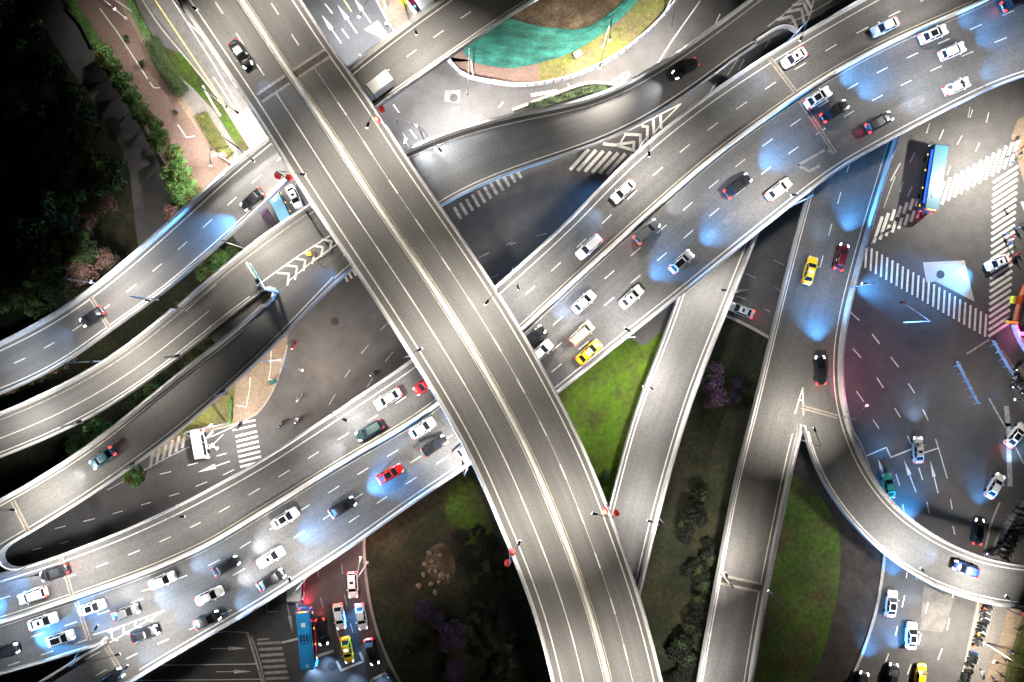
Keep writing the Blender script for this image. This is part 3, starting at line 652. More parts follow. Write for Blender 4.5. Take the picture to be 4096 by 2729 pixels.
# under the viaducts
for a, b in (((2024, 980), (2048, 968)), ((1915, 1030), (1955, 1012)), ((1965, 1112), (1994, 1098)), ((2143, 945), (2186, 934)), ((2040, 980), (2064, 970))): gl(mk, [a, b], .13, 2)
for a, b in (((1445, 1415), (1474, 1380)), ((1541, 1446), (1571, 1410)), ((1379, 1510), (1400, 1480)), ((1467, 1550), (1490, 1514)), ((1317, 1618), (1341, 1578)), ((1523, 1320), (1553, 1290))): gl(mk, [a, b], .14, 2)
for a, b in (((2992, 998), (3008, 1006)), ((2985, 1095), (3022, 1112)), ((2945, 1185), (2985, 1197)), ((3095, 1040), (3135, 1060)), ((3100, 1150), (3130, 1170)), ((3058, 1237), (3080, 1248))): gl(mk, [a, b], .13, 2)
# south-west street
gl(mk, [(1085, 1406), (1082, 1480), (1075, 1518), (1096, 1520)], .18); gl(mk, [(1001, 1510), (998, 1560), (985, 1628), (945, 1622)], .16)
arrow(mk, (920, 1845), (790, 1890), .2, .45, .45); arrow(mk, (893, 1738), (815, 1815), .2, .35, .5)
for a, b in (((868, 1824), (905, 1814)), ((893, 1900), (936, 1879)), ((783, 1946), (828, 1928)), ((752, 1862), (792, 1851)), ((640, 1897), (683, 1887)), ((678, 1985), (716, 1973)), ((550, 1925), (580, 1917)), ((566, 2020), (602, 2010)), ((452, 2055), (490, 2044)), ((335, 2086), (378, 2075)), ((220, 2115), (262, 2104)), ((240, 2175), (275, 2165)), ((130, 2200), (165, 2192))): gl(mk, [a, b], .16)
gl(mk, [(805, 1756), (850, 1745), (935, 1706)], .22); gl(mk, [(755, 1789), (690, 1820), (600, 1868), (430, 1960)], .18, 2); gl(mk, [(830, 1750), (850, 1727)], .5, 0)
# south street, left part
gl(mk, [(850, 2536), (900, 2526), (960, 2528), (990, 2532)], .16, 2); gl(mk, [(990, 2532), (1020, 2630), (1052, 2740)], .4, 2); gl(mk, [(645, 2661), (1028, 2656)], .16); gl(mk, [(560, 2722), (1040, 2717)], .16)
arrow(mk, (842, 2595), (985, 2593), .16, .35, .5); arrow(mk, (864, 2687), (1008, 2686), .16, .35, .5)
# south street, waiting lanes
gl(mk, [(1030, 2559), (1076, 2555)], .28, 2); gl(mk, [(1130, 2570), (1192, 2555)], .4); gl(mk, [(1272, 2624), (1332, 2604)], .5); gl(mk, [(1348, 2646), (1365, 2682), (1453, 2645), (1440, 2611)], .42); gl(mk, [(1484, 2730), (1488, 2718), (1540, 2692)], .42)
for a, b in (((1270, 2260), (1274, 2308)), ((1367, 2256), (1370, 2295)), ((1282, 2392), (1292, 2430)), ((1378, 2380), (1388, 2424)), ((1185, 2392), (1191, 2440)), ((1402, 2495), (1412, 2530)), ((1345, 2515), (1360, 2562))): gl(mk, [a, b], .18, 2)
gl(mk, [(1068, 2395), (1068, 2448), (1108, 2446)], .15, 2); arrow(mk, (1145, 2395), (1171, 2532), .22, .35, .5, 2)
# east street
for a, b in (((3400, 1248), (3436, 1281)), ((3489, 1338), (3518, 1375)), ((3411, 1395), (3443, 1430)), ((3355, 1478), (3373, 1496)), ((3508, 1512), (3532, 1550)), ((3564, 1430), (3593, 1467)), ((3634, 1536), (3658, 1572)), ((3426, 1566), (3454, 1606)), ((3579, 1634), (3600, 1668)), ((3692, 1640), (3712, 1681)), ((3492, 1680), (3515, 1714)), ((3630, 1745), (3645, 1776)), ((3675, 1872), (3690, 1919)), ((3584, 1898), (3598, 1942)), ((3708, 2010), (3716, 2052)), ((3611, 2020), (3618, 2062)), ((3802, 1998), (3808, 2036)), ((3812, 2106), (3819, 2138)), ((3628, 2290), (3625, 2312)), ((3618, 2384), (3608, 2428)), ((3712, 2410), (3702, 2452)), ((3590, 2506), (3582, 2542)), ((3684, 2535), (3675, 2576)), ((3798, 2474), (3788, 2520)), ((3554, 2615), (3542, 2650)), ((3644, 2660), (3630, 2697)), ((3768, 2596), (3752, 2638)), ((3813, 2375), (3810, 2390))): gl(mk, [a, b], .2)
gl(mk, [(3465, 1824), (3545, 1790), (3563, 1830), (3645, 1797)], .22); gl(mk, [(3695, 1812), (3754, 1792)], .22); gl(mk, [(3742, 1757), (3756, 1800), (3788, 1912)], .18)
arrow(mk, (3664, 1970), (3616, 1840), .2, .38, .55); arrow(mk, (3752, 1972), (3720, 1842), .2, .32, .5); arrow(mk, (3530, 1890), (3512, 1835), .22, .34, .2)
gl(mk, [(3385, 1672), (3440, 1770), (3465, 1830), (3500, 1930)], .2, 2); gl(mk, [(3868, 1415), (3955, 1360)], .28, 2); gl(mk, [(3957, 1596), (4020, 1708)], .3, 2); gl(mk, [(4055, 1775), (4096, 1858)], .25, 2); gl(mk, [(4025, 1630), (4032, 1700), (4040, 1940)], .9, 2)
gl(mk, [(3535, 831), (3580, 706)], .2, 2); gl(mk, [(3562, 724), (3600, 655)], .16)
for a, b in (((3630, 786), (3648, 748)), ((3640, 650), (3658, 612)), ((3600, 768), (3612, 728)), ((3706, 533), (3718, 495)), ((3756, 560), (3774, 520)), ((3829, 578), (3847, 544)), ((3902, 606), (3918, 572)), ((3788, 700), (3802, 664)), ((3760, 728), (3772, 660)), ((3872, 470), (3880, 430)), ((3945, 490), (3955, 450)), ((3880, 470), (3890, 440))): gl(mk, [a, b], .2, 2)
gl(mk, [(3915, 2400), (3880, 2555), (3838, 2740)], .2, 1); gl(mk, [(4088, 810), (4105, 850)], .5)
struct(mk, 'road_markings', [M['paint'], M['paint_y'], M['paint_worn']])
# manholes
mk = MB()
for x, y in ((3762, 1098), (1326, 2665), (1340, 1285), (1815, 392)):
    p = W(x, y, 0); mk.prism([(p[0] + .75 * math.cos(a), p[1] + .75 * math.sin(a)) for a in np.linspace(0, 2 * math.pi, 17)[:-1]], .0, .018, bottom=False)
struct(mk, 'manhole_covers', M['patch_dark'])
# ---------------------------------------------------------------- vehicles
def paint(name, col, metal=0.0): return mat(name, col, .35, metal, coat=.6, spec=.4)
PT = {'white': paint('paint_white', (.70, .70, .70)), 'black': paint('paint_black', (.012, .013, .016)), 'silver': paint('paint_silver', (.42, .44, .47), .3), 'grey': paint('paint_grey', (.10, .105, .11), .2),
      'red': paint('paint_red', (.55, .012, .012)), 'yellow': paint('paint_taxi_yellow', (.72, .47, .015)), 'beige': paint('paint_beige', (.50, .40, .27)), 'teal': paint('paint_teal', (.03, .36, .28)),
      'blue': paint('paint_blue', (.012, .045, .22)), 'dgreen': paint('paint_dark_green', (.012, .03, .027)), 'dred': paint('paint_dark_red', (.10, .008, .02)), 'busblue': paint('paint_bus_blue', (.02, .25, .58)), 'bluegrey': paint('paint_bus_teal', (.035, .12, .17)), 'sky': paint('paint_sky_blue', (.22, .50, .72))}
GLASS = mat('car_glass', (.012, .014, .018), .12, spec=.5); RUB = mat('tyre_rubber', (.015, .015, .015), .9)
HEAD = mat('headlight_lens', (.9, .9, .9), .2, emit=(.82, .9, 1.0), estr=5); HEADDIM = mat('headlight_lens_low', (.85, .87, .9), .2, emit=(.85, .92, 1.0), estr=1.6); HEADOFF = mat('headlight_lens_unlit', (.6, .62, .65), .2)
TAIL = mat('tail_light_lens', (.5, .01, .01), .3, emit=(1, .035, .03), estr=5); TAILDIM = mat('tail_light_dim', (.3, .015, .015), .3, emit=(1, .04, .03), estr=1.0)
SIGNLIT = mat('roof_sign_lit', (.9, .9, .85), .4, emit=(1, .96, .85), estr=3); AMBER = mat('marker_amber', (.8, .35, .02), .4, emit=(1, .42, .03), estr=4)
BLUELED = mat('side_led_blue', (.02, .05, .6), .4, emit=(.01, .06, 1), estr=5); REDSTRIP = mat('poster_red', (.6, .03, .08), .5, emit=(1, .05, .12), estr=.12)
def ring(x, w, zb, zs, cr):
    return [(x, -w * .93, zb), (x, -w, zb + (zs - zb) * .45), (x, -w * .975, zs - .06), (x, -w * .84, zs), (x, -w * .4, zs + cr), (x, w * .4, zs + cr), (x, w * .84, zs), (x, w * .975, zs - .06), (x, w, zb + (zs - zb) * .45), (x, w * .93, zb)]
def sedan_parts(kind):
    k = {'sedan': dict(tail=-1.78, r0=-1.05, r1=.32, ws=1.18, zt=1.43), 'suv': dict(tail=-2.12, r0=-1.85, r1=.30, ws=1.12, zt=1.62), 'hatch': dict(tail=-2.0, r0=-1.5, r1=.35, ws=1.15, zt=1.48), 'van': dict(tail=-2.3, r0=-2.2, r1=.85, ws=1.5, zt=1.88)}[kind]
    P = {}
    b = MB(); b.smooth = True
    up = .12 if kind in ('suv', 'van') else 0
    b.loft([ring(x, w, zb, zs + up, cr) for x, w, zb, zs, cr in ((-2.38, .68, .45, .80, .0), (-2.30, .80, .30, .92, .01), (-2.0, .885, .22, .97, .02), (-1.3, .915, .2, .97, .02), (0, .92, .2, .95, .02), (.9, .915, .2, .93, .03), (1.5, .90, .22, .88, .04), (2.0, .86, .24, .80, .04), (2.28, .76, .32, .70, .02), (2.38, .62, .42, .58, .0))])
    P['body'] = b
    gl_ = MB(); zb = .95 + up
    gl_.loft([[(x, -wb, zb), (x, -wt, zt), (x, wt, zt), (x, wb, zb)] for x, wb, wt, zt in ((k['tail'], .72, .66, zb + .03), (k['r0'], .82, .60, k['zt'] - .03), ((k['r0'] + k['r1']) / 2, .83, .62, k['zt']), (k['r1'], .82, .60, k['zt'] - .03), (k['ws'], .76, .70, zb + .02))])
    P['windows'] = gl_
    r = MB(); zt = k['zt']; r.smooth = False
    rr = lambda x, w, z: [(x, -w, z - .05), (x, -w * .9, z), (x, w * .9, z), (x, w, z - .05)]
    r.loft([rr(k['r0'] - .12, .57, zt - .05), rr(k['r0'] + .1, .63, zt + .01), rr((k['r0'] + k['r1']) / 2, .655, zt + .035), rr(k['r1'] - .1, .63, zt + .01), rr(k['r1'] + .14, .56, zt - .06)])
    for s in (-1, 1):
        r.tube([(k['r1'] + .05, s * .60, zt - .03), (k['ws'] + .02, s * .755, zb + .02)], .045, 4); r.tube([(k['r0'] - .02, s * .59, zt - .03), (k['tail'] + .02, s * .715, zb + .03)], .07, 4)
        r.tube([((k['r0'] + k['r1']) / 2, s * .645, zt - .02), ((k['r0'] + k['r1']) / 2, s * .84, zb)], .03, 4)
    P['roof'] = r
    s_ = MB(); x0, x1 = k['r0'] + .16, k['r1'] - .06
    s_.loft([[(x0, -.47, zt + .012), (x0, .47, zt + .012)], [((x0 + x1) / 2, -.49, zt + .05), ((x0 + x1) / 2, .49, zt + .05)], [(x1, -.47, zt + .012), (x1, .47, zt + .012)]], cap=False)
    P['roof_glass'] = s_
    sr = MB(); sr.box(((k['r0'] + k['r1']) / 2 + .12, 0, zt + .045), (.46, .66, .02)); P['sunroof'] = sr
    for n, s in (('R', -1), ('L', 1)):
        h = MB(); h.loft([[(x, s * (w - .24), z), (x, s * (w - .23), z + .09), (x, s * (w - .03), z + .07), (x, s * (w + .01), z - .08)] for x, w, z in ((1.86, .86, .80 + up), (2.2, .80, .745 + up), (2.37, .69, .63 + up))]); P['headlight' + n] = h
        t = MB(); t.loft([[(x, s * (w - .26), z), (x, s * (w - .25), z + .06), (x, s * (w - .02), z + .04), (x, s * (w + .015), z - .14)] for x, w, z in ((-2.04, .88, .955 + up), (-2.25, .84, .92 + up), (-2.40, .72, .80 + up))]); P['tail' + n] = t
        m_ = MB(); m_.box((k['ws'] - .35, s * 1.0, 1.02 + up), (.16, .20, .13)); P['mirror' + n] = m_
    for n, x, s in (('a', 1.42, 1), ('b', 1.42, -1), ('c', -1.4, 1), ('d', -1.4, -1)):
        w = MB(); w.tube([(x, s * .72, .33), (x, s * .925, .33)], .33, 12); P['wheel' + n] = w
    return P
CACHE = {}
def part(root, key, name, mb_fn, m):
    if key not in CACHE: CACHE[key] = mb_fn().mesh(name, m)
    o = bpy.data.objects.new(name, CACHE[key]); COL.objects.link(o); o.parent = root
    o.material_slots[0].link = 'OBJECT'; o.material_slots[0].material = m
    return o
LIGHTS = {}
def spot(root, loc, col, power, size=62, pitch=9, blend=1.0, key=None):
    k = (col, power, size, blend)
    if k not in LIGHTS:
        l = bpy.data.lights.new('headlight_beam', 'SPOT'); l.color = col; l.energy = power; l.spot_size = R_(size); l.spot_blend = blend; l.shadow_soft_size = .12; LIGHTS[k] = l
    o = bpy.data.objects.new('headlight_beam', LIGHTS[k]); COL.objects.link(o); o.parent = root; o.location = loc
    d = Vector((math.cos(R_(pitch)), 0, -math.sin(R_(pitch)))); o.rotation_euler = d.to_track_quat('-Z', 'Y').to_euler(); o.scale = (1.7, 1, 1)
    return o
def redglow(root, loc, power, col=(1, .03, .06)):
    k = ('red', power, col)
    if k not in LIGHTS:
        l = bpy.data.lights.new('brake_glow', 'SPOT'); l.color = col; l.energy = power; l.spot_size = R_(130); l.spot_blend = 1; l.shadow_soft_size = .15; LIGHTS[k] = l
    o = bpy.data.objects.new('brake_glow', LIGHTS[k]); COL.objects.link(o); o.parent = root; o.location = loc
    o.rotation_euler = Vector((-.8, 0, -.6)).to_track_quat('-Z', 'Y').to_euler()
BLUE = (.08, .40, 1.0); COOL = (.38, .62, 1.0); WHT = (.92, .94, 1.0)
PARTS = {}
def car(label, px, z, ang, kind='sedan', col='white', head=None, power=900, red=0, tail=True, roof=None, lit=None, sx=None, cat='car', group=None, name=None, pitch=-10, size=64):
    if kind not in PARTS: PARTS[kind] = sedan_parts(kind)
    p = W(px[0], px[1], z + .9)
    root = empty(name or {'sedan': 'car', 'suv': 'car', 'hatch': 'car', 'van': 'van'}[kind], (p[0], p[1], z + .012), ang, label, cat, group or 'vehicles on the roads of the interchange'); sx = sx or random.uniform(.93, 1.05); root.scale = (sx, random.uniform(.97, 1.03), random.uniform(.97, 1.04))
    pr = PARTS[kind]; pm = PT[col]; lit = (head is not None and power > 600) if lit is None else lit; hm = HEADOFF if not lit else HEAD if col in ('black', 'grey', 'blue', 'dred', 'dgreen', 'bluegrey') else HEADDIM
    for key, nm, m in (('body', 'body', pm), ('windows', 'windows', GLASS), ('roof', 'roof', pm), ('headlightR', 'headlight', hm), ('headlightL', 'headlight', hm), ('tailR', 'tail_light', TAIL if red else TAILDIM), ('tailL', 'tail_light', TAIL if red else TAILDIM), ('mirrorR', 'mirror', pm), ('mirrorL', 'mirror', pm), ('wheela', 'wheel', RUB), ('wheelb', 'wheel', RUB), ('wheelc', 'wheel', RUB), ('wheeld', 'wheel', RUB)):
        part(root, (kind, key), nm, lambda: pr[key], m)
    if roof == 'glass': part(root, (kind, 'roof_glass'), 'roof_glass', lambda: pr['roof_glass'], GLASS)
    if roof == 'sun': part(root, (kind, 'sunroof'), 'sunroof', lambda: pr['sunroof'], GLASS)
    if roof == 'taxi':
        def ts():
            b = MB(); b.box((-.25, 0, 1.53), (.38, .72, .17), taper=.8); return b
        part(root, ('taxi',), 'roof_sign', ts, SIGNLIT)
    if roof == 'bar':
        def ts():
            b = MB(); b.box((-.3, 0, 1.53), (.25, 1.05, .13), taper=.9); return b
        part(root, ('bar',), 'light_bar', ts, PT['blue'])
    if head: spot(root, (2.5, 0, .85), head, power * (21 if head is BLUE else 15), size, pitch)
    if red: redglow(root, (-2.5, 0, .85), red * 2.5)
    return root
def hd(key, px, sgn):
    """heading along a road at a photo pixel; sgn=+1 when the car drives towards the right of the photo"""
    d, z, t, q, i = allr[key].near(*px); t = t if t[0] * sgn > 0 else -t
    return math.atan2(t[1], t[0]), allr[key].Z[i]
def rc(key, sgn, label, px, **k):
    a, z = hd(key, px, sgn); 
    if key == 'T': a, z = (lambda t: (math.atan2(t[1], t[0]), ZT))(rT.near(*px)[2] * (1 if rT.near(*px)[2][1] < 0 else -1))
    return car(label, px, z, a, **k)
def gc(label, px, to, **k): return car(label, px, 0.0, math.atan2(-to[1], to[0]), **k)
# topmost viaduct
rc('T', 1, 'only black car on the topmost viaduct, above the dark joint', (960, 214), col='black', head=COOL, power=450, lit=True, kind='sedan')
# slim ramp
rc('A', -1, 'black car with pink tail lights leaving the topmost viaduct on the slim ramp', (1008, 797), col='black', head=BLUE, power=4200, red=30)
rc('A', -1, 'dark car with red tail lights crossing the joint of the slim ramp', (366, 1266), col='black', head=BLUE, lit=True, power=300, red=45)
# dark ramp
rc('N', -1, 'dark car with two bright headlights alone on the unlit ramp', (2742, 274), col='black', head=WHT, power=1100, kind='suv')
rc('C', -1, 'dark car just coming out from under the topmost viaduct on the dark ramp', (1424, 992), col='black', head=BLUE, lit=True, power=700)
rc('C', -1, 'blue grey car with red tail lights on the dark lower arm', (408, 1834), col='bluegrey', head=WHT, power=500, lit=True, red=8)
# main viaduct, south-west bound
rc('M', -1, 'silver car beside the pale median, topmost of the three pale cars near the far joint', (3542, 106), col='silver', head=None)
rc('M', -1, 'white car crossing the far joint of the main viaduct', (3178, 230), roof='sun', head=COOL, power=400)
rc('M', -1, 'white car with red tail lights and glowing bonnet near the edge line', (2494, 765), head=COOL, power=900, red=10)
rc('M', -1, 'long white car with red tail lights close to the median', (2356, 988), head=None, red=14, kind='suv')
rc('M', -1, 'white car with very bright bonnet and red tail lights left of the topmost viaduct', (1551, 1596), head=WHT, power=1500, red=10)
rc('M', -1, 'red car half hidden under the edge of the topmost viaduct', (1702, 1537), col='red', head=None)
rc('M', -1, 'dark green car with long headlight beams beside the median', (1478, 1722), col='dgreen', head=WHT, power=1500, kind='suv')
rc('M', -1, 'black car with glaring red tail lights near the rounded barrier end', (214, 2293), col='black', head=BLUE, power=1500, red=60)
rc('M', -1, 'white car with red tail lights and blue beam at the lower left', (128, 2384), head=BLUE, power=3600, red=20, kind='suv')
# main viaduct, north-east bound, east of the topmost viaduct
rc('M', 1, 'black car with pink tail lights cut by the corner of the photo', (4062, 4), col='black', head=BLUE, power=2000, red=60)
rc('M', 1, 'white car with black roof and red tail lights behind the pale median', (3737, 135), roof='glass', head=BLUE, power=1500, red=14)
rc('M', 1, 'white car with red tail lights and bluish boot beside the black-roofed one', (3813, 203), head=BLUE, power=1300, red=12, kind='hatch')
rc('M', 1, 'white car in the outer lane throwing two blue beams near the railing', (3831, 344), head=BLUE, power=900)
rc('M', 1, 'white car with black roof next to the pale median and far joint', (3273, 389), roof='glass', head=BLUE, power=2600)
rc('M', 1, 'black car with red tail lights beside the white black-roofed car', (3340, 443), col='black', head=BLUE, power=2200, red=40)
rc('M', 1, 'black car with square red tail lights before the long repair patch', (3518, 488), col='black', head=COOL, power=1200, red=30, kind='suv')
rc('M', 1, 'black car with crimson tail casting a dark shadow in the middle lane', (2953, 742), col='black', head=BLUE, power=3200, red=20)
rc('M', 1, 'white car with dark rear window in the outer lane near the right joint', (3116, 757), head=None)
rc('M', 1, 'dark grey car with red tail lights hugging the median', (2588, 926), col='grey', head=WHT, power=900, red=30, kind='suv')
rc('M', 1, 'silver car with black roof throwing a blue beam on a repair patch', (2727, 1046), col='silver', roof='glass', head=BLUE, power=2600, kind='hatch')
rc('M', 1, 'plain white car beside the median, left one of two white cars abreast', (2336, 1207), head=None)
rc('M', 1, 'white car with a small black sunroof, right one of two abreast', (2526, 1188), roof='sun', head=BLUE, power=2400)
rc('M', 1, 'beige van with red tail lights behind the white cars', (2329, 1334), kind='van', col='beige', head=WHT, power=500, red=8, cat='van')
rc('M', 1, 'black car with blue headlights emerging from under the topmost viaduct', (2130, 1352), col='black', head=COOL, power=2200)
rc('M', 1, 'white car with blue reflections half under the topmost viaduct', (2162, 1409), head=WHT, power=500)
rc('M', 1, 'yellow taxi with white roof sign on the main viaduct', (2356, 1409), col='yellow', roof='taxi', head=WHT, power=600, cat='taxi')
# main viaduct, north-east bound, west of the topmost viaduct
rc('M', 1, 'white car near the median just before the topmost viaduct', (1689, 1713), head=WHT, power=400)
rc('M', 1, 'glossy black car with white headlights before the topmost viaduct', (1736, 1785), col='black', head=COOL, power=900)
rc('M', 1, 'silver car with red tail lights vanishing under the topmost viaduct', (1868, 1792), col='silver', head=None, red=10)
rc('M', 1, 'bright red car with black roof in the middle lane', (1560, 1896), col='red', roof='glass', head=WHT, power=400)
rc('M', 1, 'black car with round white headlights behind the bright red car', (1369, 2031), col='black', head=BLUE, power=3600)
rc('M', 1, 'white car with black glass roof next to the median and a long dash', (1140, 2074), roof='glass', head=None)
rc('M', 1, 'white car with square sunroof, above the black one beside the railing', (1082, 2231), roof='sun', head=BLUE, power=2600)
rc('M', 1, 'black car with glinting windscreen close to the railing above the pale bus', (1083, 2321), col='black', head=COOL, power=900)
rc('M', 1, 'black car with a bright beam on a grey repair patch in the left lanes', (902, 2266), col='black', head=WHT, power=2000)
rc('M', 1, 'white car with dark front and rear windows in mid-carriageway', (835, 2386), head=WHT, power=2000)
rc('M', 1, 'white taxi with lit roof sign next to the median', (647, 2324), roof='taxi', head=COOL, power=1300, cat='taxi')
rc('M', 1, 'white car with black glass roof on the lower left joint', (366, 2432), roof='glass', head=WHT, power=600)
rc('M', 1, 'dark grey car with dazzling headlights behind the striped gore', (500, 2452), col='grey', head=COOL, power=2000)
rc('M', 1, 'white car with small dark sunroof in the blue-lit lane', (168, 2488), roof='sun', head=BLUE, power=2200)
rc('M', 1, 'white car with large black roof near the blunt barrier nose', (240, 2556), roof='glass', head=BLUE, power=900, kind='hatch')
rc('M', 1, 'black car with two white headlights cut by the left edge', (18, 2608), col='black', head=BLUE, power=4500)
rc('M', 1, 'black car in its own dark shadow right of the striped gore', (576, 2538), col='black', head=COOL, power=800)
rc('M', 1, 'black car with magenta tail light along the outer railing', (826, 2482), col='black', head=COOL, power=1500, red=4)
rc('P', 1, 'black car climbing the side ramp at the bottom edge', (436, 2718), col='black', head=COOL, power=900)
# right ramps
rc('E', 1, 'yellow taxi with white roof sign on the right ramp', (3242, 1082), col='yellow', roof='taxi', head=COOL, power=500, cat='taxi')
rc('E', 1, 'dark red car with one red tail light near the right parapet', (3367, 1028), col='dred', head=BLUE, power=3000, red=16, kind='hatch')
rc('F', -1, 'black car with blue headlights and two red tail streaks above the white nose', (3283, 1481), col='black', head=BLUE, power=4200, red=30)
rc('F', -1, 'small dark blue car on the curved arm', (3868, 2277), col='blue', head=COOL, power=900, kind='hatch')
# street level, east
gc('pale silver car waiting past the zigzag stop line', (3675, 1800), (-.02, -1), col='silver', roof='sun', head=COOL, power=1400)
gc('teal green car beside the curved arm parapet', (3556, 1944), (-.18, -1), col='teal', head=BLUE, power=500)
gc('white car with brake lights turning at the right edge', (4067, 1741), (.62, -.78), head=WHT, power=400, red=70, roof='glass')
gc('white car with dark front and rear windows heading to the turning one', (3983, 1945), (.5, -.86), head=COOL, power=1800)
gc('black car with amber side light in its shadow near the parked scooters', (3916, 2128), (.14, -1), col='black', head=BLUE, power=1600, red=12)
gc('white car on the zebra crossing with two bright beams', (3992, 1050), (-.92, .40), head=BLUE, power=4200, roof='sun')
gc('pale car with black glass roof beside the red-brown verge', (3568, 2417), (.12, -1), col='white', roof='glass', head=BLUE, power=2800)
gc('white car with black glass roof in the middle lane of the lower right street', (3648, 2545), (.06, -1), roof='glass', head=COOL, power=900)
gc('black car with pale bonnet at the bottom edge', (3572, 2706), (.14, -1), col='black', head=BLUE, power=1800)
gc('yellow car next to the black one at the bottom edge', (3684, 2706), (.12, -1), col='yellow', head=WHT, power=600)
gc('dark car with a blue headlight at the bottom, beside the kerb', (3446, 2742), (.3, -1), col='black', head=BLUE, power=2600)
# street level, south
gc('white car with black roof bars, last in the right waiting lane', (1410, 2341), (.06, 1), kind='suv', roof='sun', head=BLUE, power=1400, red=25)
gc('white car with dark rear window, in the middle waiting lane', (1357, 2468), (.17, 1), red=30, lit=True)
gc('white car whose tail is lit white by the car behind', (1444, 2469), (.17, 1), red=22, head=COOL, power=700)
gc('yellow taxi with oval roof sign behind the stop line', (1388, 2602), (.2, 1), col='yellow', roof='taxi', head=COOL, power=1400, red=10, cat='taxi')
gc('black car first in the right waiting lane', (1486, 2609), (.28, 1), col='black', head=COOL, power=1300, red=20)
gc('black car squeezed beside the long blue bus', (1287, 2529), (.16, 1), col='black', kind='suv', head=COOL, power=2000, red=80)
# street level, elsewhere
gc('white car with tiny sunroof between two ramps beside the sky blue van', (1176, 787), (.42, .9), roof='sun', head=COOL, power=300, red=4)
gc('pale car with red tail lights on the dark street under the ramps', (2965, 1240), (-.93, -.37), col='silver', roof='sun', head=COOL, power=300, red=60)
# boxes on wheels
def bus(label, px, to, col, L=10.6, Wd=2.5, Hh=3.0, side=None, grilles=True, head=COOL, power=2600, red=60, z=0.0, name='bus', amber=1, led=False):
    a = math.atan2(-to[1], to[0]); p = W(px[0], px[1], z + Hh * .75)
    root = empty(name, (p[0], p[1], z + .012), a, label, name, 'vehicles on the roads of the interchange')
    b = MB(); b.smooth = False
    rg = lambda x, w, zt: [(x, -w, .35), (x, -w, zt - .3), (x, -w * .93, zt), (x, w * .93, zt), (x, w, zt - .3), (x, w, .35)]
    b.loft([rg(-L / 2, Wd / 2 - .08, Hh - .12), rg(-L / 2 + .15, Wd / 2, Hh), rg(L / 2 - .35, Wd / 2, Hh), rg(L / 2, Wd / 2 - .12, Hh - .35)]); b.build('body', PT[col], root, True)
    for s in (1, -1):
        w = MB(); w.box((-.2, s * (Wd / 2 + .01), 1.85), (L * .86, .04, .95)); w.build('side_windows', GLASS, root, True)
        if side == 'red' and s == 1: w = MB(); w.box((.6, s * (Wd / 2 + .02), 1.0), (L * .5, .04, .7)); w.build('side_poster', REDSTRIP, root, True)
        h = MB(); h.box((L / 2 - .02, s * .92, .85), (.28, .38, .26)); h.build('headlight', HEAD, root, True)
        t = MB(); t.box((-L / 2 - .01, s * .98, 1.2), (.16, .22, .5)); t.build('tail_light', TAIL, root, True); t = MB(); t.box((-L / 2 + .08, s * 1.0, Hh - .16), (.2, .3, .12)); t.build('tail_light', TAIL, root, True)
        mi = MB(); mi.tube([(L / 2 - .25, s * 1.2, 2.5), (L / 2 + .2, s * 1.45, 2.4)], .04, 5); mi.box((L / 2 + .22, s * 1.47, 2.2), (.12, .2, .4)); mi.build('mirror', M['dark'], root, True)
        for x in (-L * .27, L * .3):
            w = MB(); w.tube([(x, s * (Wd / 2 - .35), .48), (x, s * (Wd / 2 + .02), .48)], .48, 12); w.build('wheel', RUB, root, True)
        for x in ((-L * .42, -L * .15, L * .12, L * .36) if amber else ()):
            w = MB(); w.box((x, s * (Wd / 2 + .06), 1.3), (.28, .1, .14)); w.build('marker_light', AMBER, root, True)
        if led and s == 1: w = MB(); w.box((0, s * (Wd / 2 + .05), Hh - .55), (L * .8, .08, .4)); w.build('side_display', BLUELED, root, True)
    w = MB(); w.box((L / 2 - .08, 0, 1.85), (.16, Wd * .84, 1.0), taper=.9); w.build('windscreen', GLASS, root, True)
    w = MB(); w.box((-L / 2 + .06, 0, Hh - .1), (.16, Wd * .6, .14)); w.build('rear_display', AMBER, root, True)
    h = MB(); h.box((-L * .28, 0, Hh + .05), (.75, .75, .12), taper=.9); h.build('roof_hatch', M['white'], root, True)
    if grilles:
        u = MB(); u.box((-L * .06, 0, Hh + .1), (1.9, 1.85, .22), taper=.94); ac = u.build('air_conditioner', PT[col], root, True)
        for y in (-.52, 0, .52):
            v = MB(); v.box((-L * .06 - .05, y, Hh + .215), (1.3, .34, .02)); v.box((-L * .06 + .9, y, Hh + .215), (.2, .34, .02)); q = v.build('fan_grille', M['dark'], ac, True)
        u = MB(); u.box((L * .32, 0, Hh + .05), (2.4, 1.7, .12), taper=.92); u.build('front_roof_panel', PT[col], root, True); u = MB(); u.box((L * .41, .1, Hh + .13), (.7, .65, .08), taper=.9); u.build('roof_hatch', PT['sky'], root, True)
    if head: spot(root, (L / 2 + .15, .2, .8), head, power, 70, 14)
    if red: redglow(root, (-L / 2 - .15, 0, 1.2), red)
    return root
bus('long blue bus with roof fans and amber side lamps at the stop line', (1224, 2560), (.09, 1), 'busblue', side='red', red=1500, power=3400)
bus('pale bus with red side poking out from under the main viaduct', (1180, 2318), (-.02, 1), 'white', L=8.0, side='red', grilles=False, power=700, red=0, amber=0)
bus('teal bus with blue side display and orange tail at the crossing', (3738, 712), (.16, -1), 'bluegrey', L=12.0, grilles=False, head=None, led=True, red=90)
bus('sky blue minibus with square hatch wedged between two ramps', (1124, 838), (.45, .9), 'sky', L=6.6, Wd=2.2, Hh=2.5, grilles=False, power=500, red=0, name='minibus')
bus('overexposed white minibus beside the corner lawn', (794, 1778), (.18, 1), 'white', L=5.4, Wd=1.9, Hh=2.3, grilles=False, power=300, red=0, amber=0, name='minibus')
